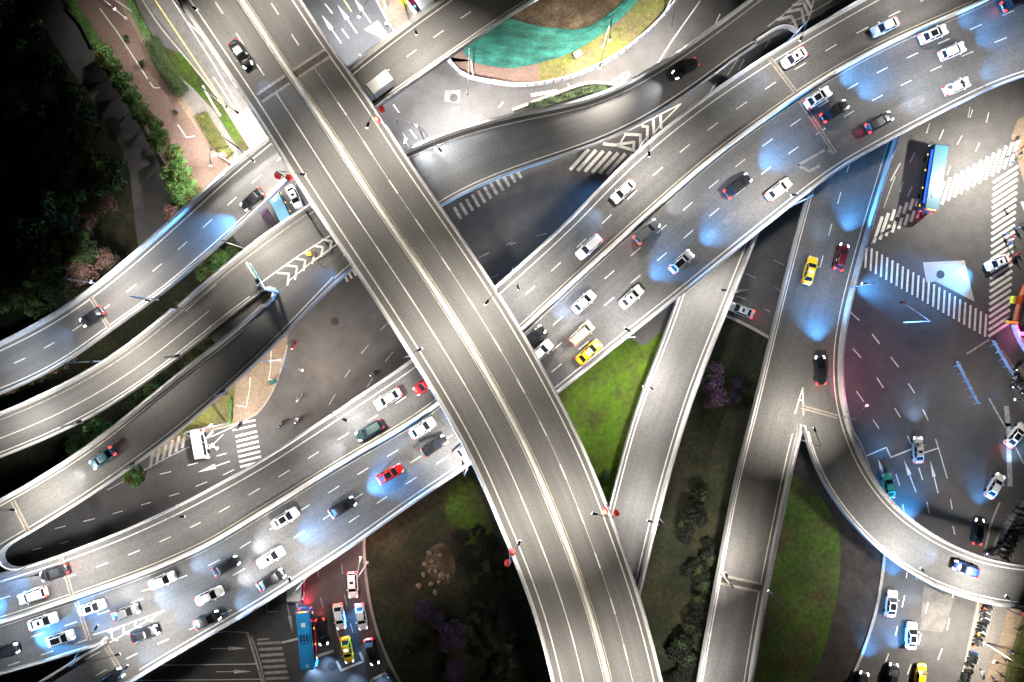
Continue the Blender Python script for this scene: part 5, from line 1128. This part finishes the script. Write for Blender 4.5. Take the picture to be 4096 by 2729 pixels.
# ---------------------------------------------------------------- trees, shrubs, hedges
def leaf_cloud(mb, centre, rad, n, size, m=0, flat=.8, hollow=.35):
    for _ in range(n):
        d = rng.normal(size=3); d /= np.linalg.norm(d); r = rad * (hollow + (1 - hollow) * rng.random() ** .5)
        p = np.array(centre) + d * r * np.array((1, 1, flat))
        u = rng.normal(size=3); u /= np.linalg.norm(u); v = np.cross(u, d + rng.normal(size=3) * .5); v /= (np.linalg.norm(v) + 1e-6)
        s = size * (.6 + .8 * rng.random())
        mb.quad([p - u * s - v * s * .5, p + u * s * .2 - v * s * .6, p + u * s + v * s * .4, p - u * s * .3 + v * s * .6], m)
def tree_meshes(R, hgt, n, size, mats, bare=0.0, clumps=11, mix=None):
    c = MB(); tr = MB(); tr.tube([(0, 0, -.1), (.05, .03, hgt * .45), (0, 0, hgt * .75)], [.16 * R / 2.5, .11 * R / 2.5, .05], 7)
    for k in range(clumps):
        a = 2.4 * k + rng.random() * .6; rr = R * (.72 * math.sqrt((k + .4) / clumps)) * (.8 + .4 * rng.random()); zz = hgt * (.92 - .30 * (rr / R) ** 2 + .12 * (rng.random() - .5))
        cx, cy = rr * math.cos(a), rr * math.sin(a); tr.tube([(0, 0, hgt * .42), (cx * .5, cy * .5, hgt * .62), (cx, cy, zz)], [.07, .045, .02], 5)
        leaf_cloud(c, (cx, cy, zz), R * (.30 + .16 * rng.random()), int(n / clumps), size, m=0 if mix is None else int(rng.random() < mix))
        if bare:
            for _ in range(6): e = rng.normal(size=3) * R * .3; tr.tube([(cx, cy, zz - .3), (cx + e[0], cy + e[1], zz + abs(e[2]) * .6)], [.03, .01], 4)
    return c.mesh('crown', mats), tr.mesh('trunk', M['bark'])
TREES = {'street': [tree_meshes(2.05, 4.6, 2600, .15, [M['leaf'], M['leaf_o']], mix=.12) for _ in range(3)], 'wood': [tree_meshes(3.4, 8.5, 2600, .26, [M['leaf_d'], M['leaf']], mix=.2, clumps=15) for _ in range(3)],
         'purple': [tree_meshes(2.6, 4.5, 1700, .15, [M['blossom'], M['leaf_d']], bare=1, clumps=13, mix=.2) for _ in range(2)], 'pink': [tree_meshes(2.6, 6, 1200, .17, [M['pinkleaf'], M['bark']], bare=1, clumps=15, mix=.25) for _ in range(2)],
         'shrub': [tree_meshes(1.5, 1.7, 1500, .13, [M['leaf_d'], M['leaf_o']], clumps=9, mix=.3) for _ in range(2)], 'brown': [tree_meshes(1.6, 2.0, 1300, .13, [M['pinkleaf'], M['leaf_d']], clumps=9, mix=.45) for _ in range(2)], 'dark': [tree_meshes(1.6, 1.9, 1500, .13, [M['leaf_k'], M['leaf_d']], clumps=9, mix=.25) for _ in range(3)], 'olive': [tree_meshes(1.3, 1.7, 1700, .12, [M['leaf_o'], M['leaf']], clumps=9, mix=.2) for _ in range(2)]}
def tree(kind, label, px, scale=1.0, group=None, name='tree', cat='tree', zc=3.0):
    cm, tm = random.choice(TREES[kind]); p = W(px[0], px[1], zc); root = empty(name, (p[0], p[1], 0), random.uniform(0, 6.28), label, cat, group); root.scale = (scale, scale, scale * random.uniform(.92, 1.08))
    c = bpy.data.objects.new('crown', cm); t = bpy.data.objects.new('trunk', tm)
    for o in (c, t): COL.objects.link(o); o.parent = root
    return root
ST = 'round trees in a row along the service road'
for i, (x, y, s) in enumerate(((411, 212, 1.0), (449, 266, .95), (487, 322, 1.0), (525, 384, .92), (562, 448, 1.0), (610, 492, .75), (636, 556, 1.08), (690, 612, .95), (712, 664, .9), (735, 705, 1.0), (760, 755, .98), (728, 788, 1.05), (690, 740, .9), (668, 690, .85))):
    lab = {0: 'round street tree at the top end of the row, next to the clipped hedge', 5: 'smallest round tree in the row along the service road', 10: 'bright green tree touching the slim ramp at the end of the row'}.get(i, 'round green street tree in the row between service road and pink pavement')
    tree('street', lab, (x, y), s, ST, zc=3.6)
WG = 'trees of the dark wood on the left'
wood = []
tries = 0
while len(wood) < 44 and tries < 6000:
    tries += 1; x, y = random.uniform(-60, 530), random.uniform(-60, 1240); xr = np.interp(y, [-60, 0, 89, 268, 348, 446, 558, 700, 860, 1240], [70, 85, 140, 240, 300, 375, 440, 490, 500, 240]) - 40
    if x > xr or any((x - a) ** 2 + (y - b) ** 2 < 88 ** 2 for a, b in wood): continue
    if abs(x - 380) < 110 and 760 < y < 980 or abs(x - 380) < 130 and 1000 < y < 1160: continue
    wood.append((x, y))
for x, y in wood: tree('wood', 'dark leafy tree of the wood beside the service road', (x, y), random.uniform(.75, 1.15), WG, zc=6)
for lb, x, y, s in (('greyish twiggy tree in the wood near the service road', 345, 900, 1.05), ('pale twiggy tree just above the greyish one', 420, 820, .85), ('pinkish twiggy tree lit by the ramp lamp', 330, 1090, 1.1), ('pinkish twiggy tree touching the slim ramp parapet', 430, 1040, .9), ('pale twiggy shrub tree beside the lamp at the slim ramp', 165, 1180, .7), ('small pink tree at the lower end of the service road', 690, 850, .8)): tree('pink', lb, (x, y), s, 'twiggy pinkish trees at the wood edge', zc=4.5)
for lb, x, y, s in (('purple blossom tree beneath the narrow ramp edge', 2830, 1500, 1.1), ('purple blossom tree lower than the one at the narrow ramp edge', 2870, 1590, .9), ('small pinkish blossom bush near the right ramp', 2957, 1538, .42), ('pinkish blossom bush between narrow and right ramp', 2935, 1598, .55), ('purple blossom tree nearest the rocks', 1690, 2435, .85), ('purple blossom tree in the middle of the park group', 1745, 2480, .7), ('largest purple blossom tree of the park group', 1820, 2535, 1.15), ('purple blossom tree at the bottom edge of the park', 1822, 2690, .85)): tree('purple', lb, (x, y), s, 'purple blossom trees', zc=3)
for lb, x, y, s in (('bright round tree between the lower arms, left of its neighbour', 305, 1785, 1.0), ('large green tree between the two lower arms', 405, 1722, 1.35), ('small yellow-green tree between the arms', 592, 1562, .7), ('green tree squeezed between slim ramp and middle arm', 880, 1040, 1.15), ('dark tree between slim ramp and middle arm', 835, 1095, 1.1), ('yellow-green tree at the tip between slim ramp and middle arm', 920, 1010, .7), ('dark green tree under the edge of the lower arm near the street', 545, 1900, 1.1)): tree('street', lb, (x, y), s, 'trees squeezed between the ramps', zc=3.5)
for i in range(26):
    t = i / 25.; x = 60 + 740 * t + random.uniform(-25, 25); y = 1640 - 0 * t
    k = random.random()
    if i < 9: xx, yy = 20 + 34 * i, 1560 - 16 * i + random.uniform(-14, 14); tree('brown', 'brown twiggy shrub in the strip between slim ramp and middle arm', (xx, yy), random.uniform(.7, 1.0), 'brown shrubs between the ramps', 'shrub', 'shrub', 1)
    elif i < 17: xx, yy = 520 + 52 * (i - 9), 1400 - 42 * (i - 9) + random.uniform(-14, 14); tree('shrub', 'dark green shrub in the strip between slim ramp and middle arm', (xx, yy), random.uniform(.8, 1.15), 'dark shrubs between slim ramp and middle arm', 'shrub', 'shrub', 1)
    else: xx, yy = 470 + 52 * (i - 17), 1668 - 43 * (i - 17) + random.uniform(-10, 10); tree('shrub', 'dark green shrub in the strip between the two arms', (xx, yy), random.uniform(.8, 1.1), 'dark shrubs between the two arms', 'shrub', 'shrub', 1)
def hedge(name, label, pts, w, h, m, n, lump=.35, size=.10):
    P = resample(np.array(g(pts)), .6); c = MB(); b = MB()
    T = np.gradient(P, axis=0); T /= np.linalg.norm(T, axis=1)[:, None]; N = np.c_[-T[:, 1], T[:, 0]]
    for _ in range(n):
        i = rng.integers(len(P)); o = (rng.random() - .5) * w; e = 1 - (abs(o) / (w / 2)) ** 4 * .3; z = h * e * (.75 + .25 * rng.random()) + lump * (math.sin(i * .9) * math.cos(o * 3 + i * .4)) * .5
        p = np.array((*(P[i] + N[i] * o + T[i] * (rng.random() - .5) * .6), max(.05, z)))
        if rng.random() < .3: p[2] *= rng.random()
        u = rng.normal(size=3); u /= np.linalg.norm(u); v = np.cross(u, (0, .3, 1)); v /= np.linalg.norm(v) + 1e-6; s = size * (.6 + .9 * rng.random())
        c.quad([p - u * s - v * s * .5, p + u * s * .2 - v * s * .6, p + u * s + v * s * .4, p - u * s * .3 + v * s * .6])
    root = empty(name, (P[len(P) // 2][0], P[len(P) // 2][1], 0), 0, label, name); c.build('leaves', m, root)
    b.loft([[(*(p + n_ * w * .42), 0), (*(p + n_ * w * .38), h * .7), (*(p - n_ * w * .38), h * .7), (*(p - n_ * w * .42), 0)] for p, n_ in zip(P, N)]); b.build('twigs', M['leaf_d'], root); return root
hedge('hedge', 'clipped bright green hedge above the first round street tree', [(300, 40), (350, 100), (392, 182)], 1.9, 1.1, M['leaf'], 3600, .1)
hedge('hedge', 'clipped green hedge at the upper left corner', [(262, -30), (300, 25)], 1.6, 1.1, M['leaf'], 1400, .1)
hedge('hedge', 'dark olive hedge beside the grey path', [(612, 165), (650, 250), (700, 330), (735, 375)], 2.9, 1.3, M['leaf_d'], 4200, .5)
hedge('hedge', 'golden hedge by the twin-arm lantern lamp', [(815, 470), (850, 530), (890, 590), (920, 625)], 2.3, 1.2, M['leaf_o'], 3600, .4)
hedge('hedge', 'low green hedge strip along the slip road at the top', [(515, -10), (545, 50), (590, 140)], 1.2, .7, M['leaf'], 1600, .1)
hedge('hedge', 'thin green hedge at the right side of the corner lawn', [(928, 1600), (928, 1640), (924, 1690)], .5, .8, M['leaf'], 500, .1)
hedge('hedge', 'lit shrubbery at the bottom right corner', [(4110, 2520), (4085, 2590), (4060, 2670), (4045, 2760)], 3.4, .8, M['leaf_o'], 4200, .5)
hedge('hedge', 'leaves blackened to stand for the unlit gap beside the dark ramp', [(2120, 430), (2240, 400), (2360, 360), (2430, 360)], 1.6, .8, M['leaf_k'], 1800, .4)  # hedge added here, its near-black leaves imitate a dark open gap
hedge('hedge', 'dark purple hedge beside the sky blue minibus', [(1060, 850), (1090, 895), (1120, 945)], 1.6, .8, M['blossom'], 1300, .3)
for lb, x, y, s in (('green bush at the lower right corner of the bright lawn', 2420, 1900, .8), ('single bush between grey path and pink pavement', 500, 150, .45), ('second small bush between grey path and pink pavement', 566, 250, .5), ('third small bush between grey path and pink pavement', 698, 448, .42)): tree('shrub', lb, (x, y), s, None, 'shrub', 'shrub', 1)
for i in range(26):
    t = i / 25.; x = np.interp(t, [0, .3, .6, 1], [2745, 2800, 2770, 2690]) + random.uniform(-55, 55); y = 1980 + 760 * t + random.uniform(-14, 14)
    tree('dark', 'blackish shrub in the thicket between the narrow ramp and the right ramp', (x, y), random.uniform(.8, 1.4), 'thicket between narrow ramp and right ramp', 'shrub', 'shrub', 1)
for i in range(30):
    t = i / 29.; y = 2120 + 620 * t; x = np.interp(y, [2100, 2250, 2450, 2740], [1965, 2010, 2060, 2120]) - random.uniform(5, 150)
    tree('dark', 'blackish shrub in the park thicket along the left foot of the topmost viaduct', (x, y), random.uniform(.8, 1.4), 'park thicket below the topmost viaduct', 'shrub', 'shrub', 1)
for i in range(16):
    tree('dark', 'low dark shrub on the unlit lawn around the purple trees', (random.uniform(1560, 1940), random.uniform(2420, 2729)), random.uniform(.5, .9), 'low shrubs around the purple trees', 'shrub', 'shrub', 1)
# ---------------------------------------------------------------- rocks
RK = 'landscape rocks in the dark park'
for lb, x, y, s in (('pale rock at the top of the scattered group', 1718, 2210, .85), ('small rock right of the topmost one', 1761, 2220, .65), ('flat rock below the two top rocks', 1731, 2246, .8), ('rock left of the flat one', 1700, 2256, .85), ('pair rock, left of two in the middle', 1720, 2282, .65), ('pair rock, right of two in the middle', 1744, 2284, .85), ('broad dark rock on the dry patch', 1768, 2303, 1.3), ('rock at the right end of the dry patch', 1793, 2305, .9), ('narrow upright rock at the left of the group', 1695, 2298, .8), ('large rock at the lower left of the group', 1677, 2344, 1.05), ('small rock in the lower middle', 1725, 2336, .8), ('dim rock right of the small lower one', 1757, 2328, .7), ('lowest pale rock nearest the purple trees', 1742, 2368, 1.0)):
    p = W(x, y, 0); r = MB(); r.ball((0, 0, .12), .55 * s, 0, 9, 6, .6)
    r.v = [(vx * (1 + .35 * rng.random()), vy * (.75 + .35 * rng.random()), vz * (.8 + .4 * rng.random())) for vx, vy, vz in r.v]; o = r.build('rock', M['rock']); o.location = (p[0], p[1], .02); o.rotation_euler = (0, 0, random.uniform(0, 6)); tag(o, lb, 'rock', RK)
# ---------------------------------------------------------------- fences, barriers, signs
def fence(label, pts, h=1.1, panel=None, postm='bluepost', step=2.0, w=.22, posts=True, name='fence'):
    P = resample(smooth(resample(np.array(g(pts)), .5), 3), .8); T = np.gradient(P, axis=0); T /= np.linalg.norm(T, axis=1)[:, None]; N = np.c_[-T[:, 1], T[:, 0]]
    root = empty(name, (P[len(P) // 2][0], P[len(P) // 2][1], 0), 0, label, name); b = MB()
    b.loft([[(*(p + n * w / 2), .05), (*(p + n * w * .35), h), (*(p - n * w * .35), h), (*(p - n * w / 2), .05)] for p, n in zip(P, N)]); b.build('panel', panel or M['white'], root)
    if posts:
        i = 1; k = max(1, int(step / .8))
        while i < len(P):
            q = MB(); a = math.atan2(T[i][1], T[i][0]); q.box((*(P[i] + N[i] * .0), h * .55), (.1, .34, h * 1.12), a); q.tube([(*(P[i]), h), (*(P[i] - N[i] * .75), .05)], .03, 4); q.build('post', M[postm], root); i += k
    return root
fence('wavy white hoarding with blue props around the green net plot', [(1782, 222), (1806, 252), (1822, 282), (1845, 305), (1885, 318), (1930, 328), (1975, 334), (2048, 348), (2120, 346), (2200, 336), (2290, 312), (2370, 280), (2450, 238), (2520, 188), (2590, 130), (2650, 70), (2720, -20)], 1.6)
fence('white hoarding with a yellow end on the tan pavement', [(1632, 10), (1640, 30), (1655, 50), (1672, 68)], 1.5, posts=False, w=.5)
fence('yellow hoarding section above the white one', [(1590, -12), (1608, 8), (1630, 28)], 1.5, M['yellow'], posts=False, w=.6)
fence('pale blue hoarding running up from the slim ramp', [(1648, -10), (1656, 20), (1664, 44)], 1.4, M['sky'] if 'sky' in M else PT['sky'], posts=False, w=.7)
fence('red plastic water barrier curving at the right edge', [(4100, 1138), (4078, 1180), (4064, 1240), (4054, 1285)], .9, M['orange'], 'dark', 1.6, .55)
fence('pale water barrier below the red one, lilac light put into its colour', [(4050, 1298), (4064, 1345), (4088, 1385), (4125, 1440)], .9, M['lilac'], 'dark', 1.6, .75)
fence('short yellow barrier block left of the red barrier', [(4050, 1186), (4044, 1214)], .8, M['yellow'], posts=False, w=.7)
fence('yellow barrier piece closing the gap between red and lilac', [(4022, 1287), (4062, 1291)], .8, M['yellow'], posts=False, w=.5)
fence('straight bluish guard railing in the middle of the right street', [(3820, 1445), (3862, 1528), (3905, 1612)], .9, M['rail'], 'rail', 1.6, .08)
fence('bluish guard railing along the right pavement', [(3966, 1362), (4010, 1440), (4042, 1490)], .9, M['rail'], 'rail', 1.6, .08)
fence('grey railing beside the parked dark scooters', [(4096, 2002), (4050, 2050), (4020, 2105), (3996, 2160)], .9, M['rail'], 'rail', 1.6, .18)
def block(name, label, cat, px, to, dims, z, m, parts=()):
    p = W(px[0], px[1], z); a = math.atan2(-to[1], to[0]); root = empty(name, (p[0], p[1], z), a, label, cat)
    b = MB(); b.box((0, 0, dims[2] / 2), dims, taper=.97); b.build('body', m, root, True)
    for nm, c, d, mm in parts: q = MB(); q.box(c, d, taper=.95); q.build(nm, mm, root, True)
    return root
block('kiosk', 'white kiosk roof behind the hoarding at the top', 'kiosk', (1706, 18), (.6, .8), (4.2, 3.2, 2.6), 0, M['white'], (('roof', (0, 0, 2.72), (4.6, 3.6, .2), M['white']), ('awning', (-1.2, -2.2, 2.3), (2.0, 1.0, .1), PT['dred']), ('hatch', (.3, 1.62, 1.5), (2.2, .06, 1.0), GLASS)))
block('litter_bin', 'dark green litter bin at the plaza kerb', 'bin', (1098, 1527), (.8, -.4), (.9, .7, 1.1), 0, M['bin'], (('lid', (0, 0, 1.14), (1.0, .8, .1), M['bin']), ('opening', (.46, 0, .85), (.03, .45, .2), M['dark'])))
block('traffic_drum', 'yellow drum standing on the striped gore of the ramp', 'drum', (1242, 1018), (1, 0), (.75, .75, .95), zC(1242), M['yellow'], (('reflector', (0, 0, .55), (.78, .78, .14), M['white']), ('cap', (0, 0, .98), (.5, .5, .08), M['yellow'])))
block('control_cabinet', 'small white cabinet on the soil path by the net', 'cabinet', (2308, 226), (.8, -.4), (1.3, .8, 1.2), 0, M['grey'], (('top', (0, 0, 1.22), (1.4, .9, .06), M['white']), ('door', (0, .41, .6), (1.0, .03, 1.0), M['grey'])))
# sign gantry over the middle arm
gx = W(1108, 1168, zC(1108)); root = empty('sign_gantry', (gx[0], gx[1], zC(1108)), 0, 'cantilever sign gantry seen edge-on above the striped gore', 'sign gantry')
e_ = W(988, 1052, zC(1108) + 6.2); dx, dy = e_[0] - gx[0], e_[1] - gx[1]; aa = math.atan2(dy, dx); LL = math.hypot(dx, dy)
q = MB(); q.tube([(0, 0, 0), (0, 0, 6.6)], [.28, .2], 10); q.build('post', M['white'], root, True)
q = MB(); q.tube([(0, 0, 6.4), (dx, dy, 6.4)], .1, 6); q.tube([(0, 0, 5.2), (dx, dy, 5.2)], .1, 6)
for k in range(6): t = k / 6; q.tube([(dx * t, dy * t, 5.2), (dx * (t + .17), dy * (t + .17), 6.4)], .05, 5)
q.build('arm_truss', M['white'], root, True)
q = MB(); q.box((dx * .66, dy * .66, 5.7), (LL * .62, .16, 2.6), aa); sg_ = q.build('sign_panel', M['green'], root, True)
q = MB(); q.box((dx * .66 + .1 * math.sin(aa), dy * .66 - .1 * math.cos(aa), 7.05), (LL * .62, .1, .08), aa); q.build('sign_frame', M['white'], sg_, True)
q = MB(); q.box((dx * .3, dy * .3, 6.75), (.6, .5, .4), aa); q.tube([(dx * .3, dy * .3, 6.6), (dx * .3 - .6, dy * .3 - .5, 6.5)], .05, 5); q.build('camera', M['dark'], root, True)
# signal masts
def mast(label, px, arm_px, h, z=0):
    p = W(px[0], px[1], z); root = empty('traffic_signal', (p[0], p[1], z), 0, label, 'traffic signal', 'traffic signal masts'); e = W(arm_px[0], arm_px[1], z + h); dx, dy = e[0] - p[0], e[1] - p[1]
    q = MB(); q.tube([(0, 0, 0), (0, 0, h)], [.12, .09], 8); q.build('post', M['white'], root, True)
    q = MB(); q.tube([(0, 0, h - .1), (dx, dy, h)], [.08, .05], 6); q.build('arm', M['white'], root, True)
    q = MB(); q.box((dx, dy, h - .1), (.35, .3, 1.0)); hb = q.build('signal_head', M['dark'], root, True); q = MB(); q.box((dx, dy, h + .42), (.5, .45, .05)); q.build('hood', M['white'], hb, True)
mast('signal mast with a bent white arm above the white minibus', (802, 1712), (812, 1732), 5.5); mast('signal mast with a long arm lying over the corner lawn', (905, 1692), (850, 1700), 5.5); mast('signal mast on the pale street next to the slim ramp', (1568, 130), (1548, 98), 5); mast('signal mast on the pale street below the lantern lamp', (1633, 588), (1621, 572), 5); mast('signal mast in the dark lawn between the right viaducts', (3615, 1290), (3612, 1210), 8)

# glowing column added at the right edge to tint the junction magenta
lp = W(4098, 1335, 1.5); root = empty('tint_column', (lp[0], lp[1], 0), 0, 'added magenta tint column at the end of the lilac barrier', 'added light column')
q = MB(); q.box((0, 0, .2), (.9, .9, .4)); q.box((0, 0, 3.45), (.8, .8, .12)); q.build('base', M['dark'], root, True)
MAG = mat('tint_magenta', (.5, .1, .4), .4, emit=(1, .12, .5), estr=3)
q = MB(); q.box((0, 0, 1.9), (.62, .62, 3.0)); q.build('panel', MAG, root, True)
k_ = area(root, (-.4, 0, 2.6), 260, (1, .16, .5), .6, (-1, -.1), 62, 150)  # added light that throws the magenta tint
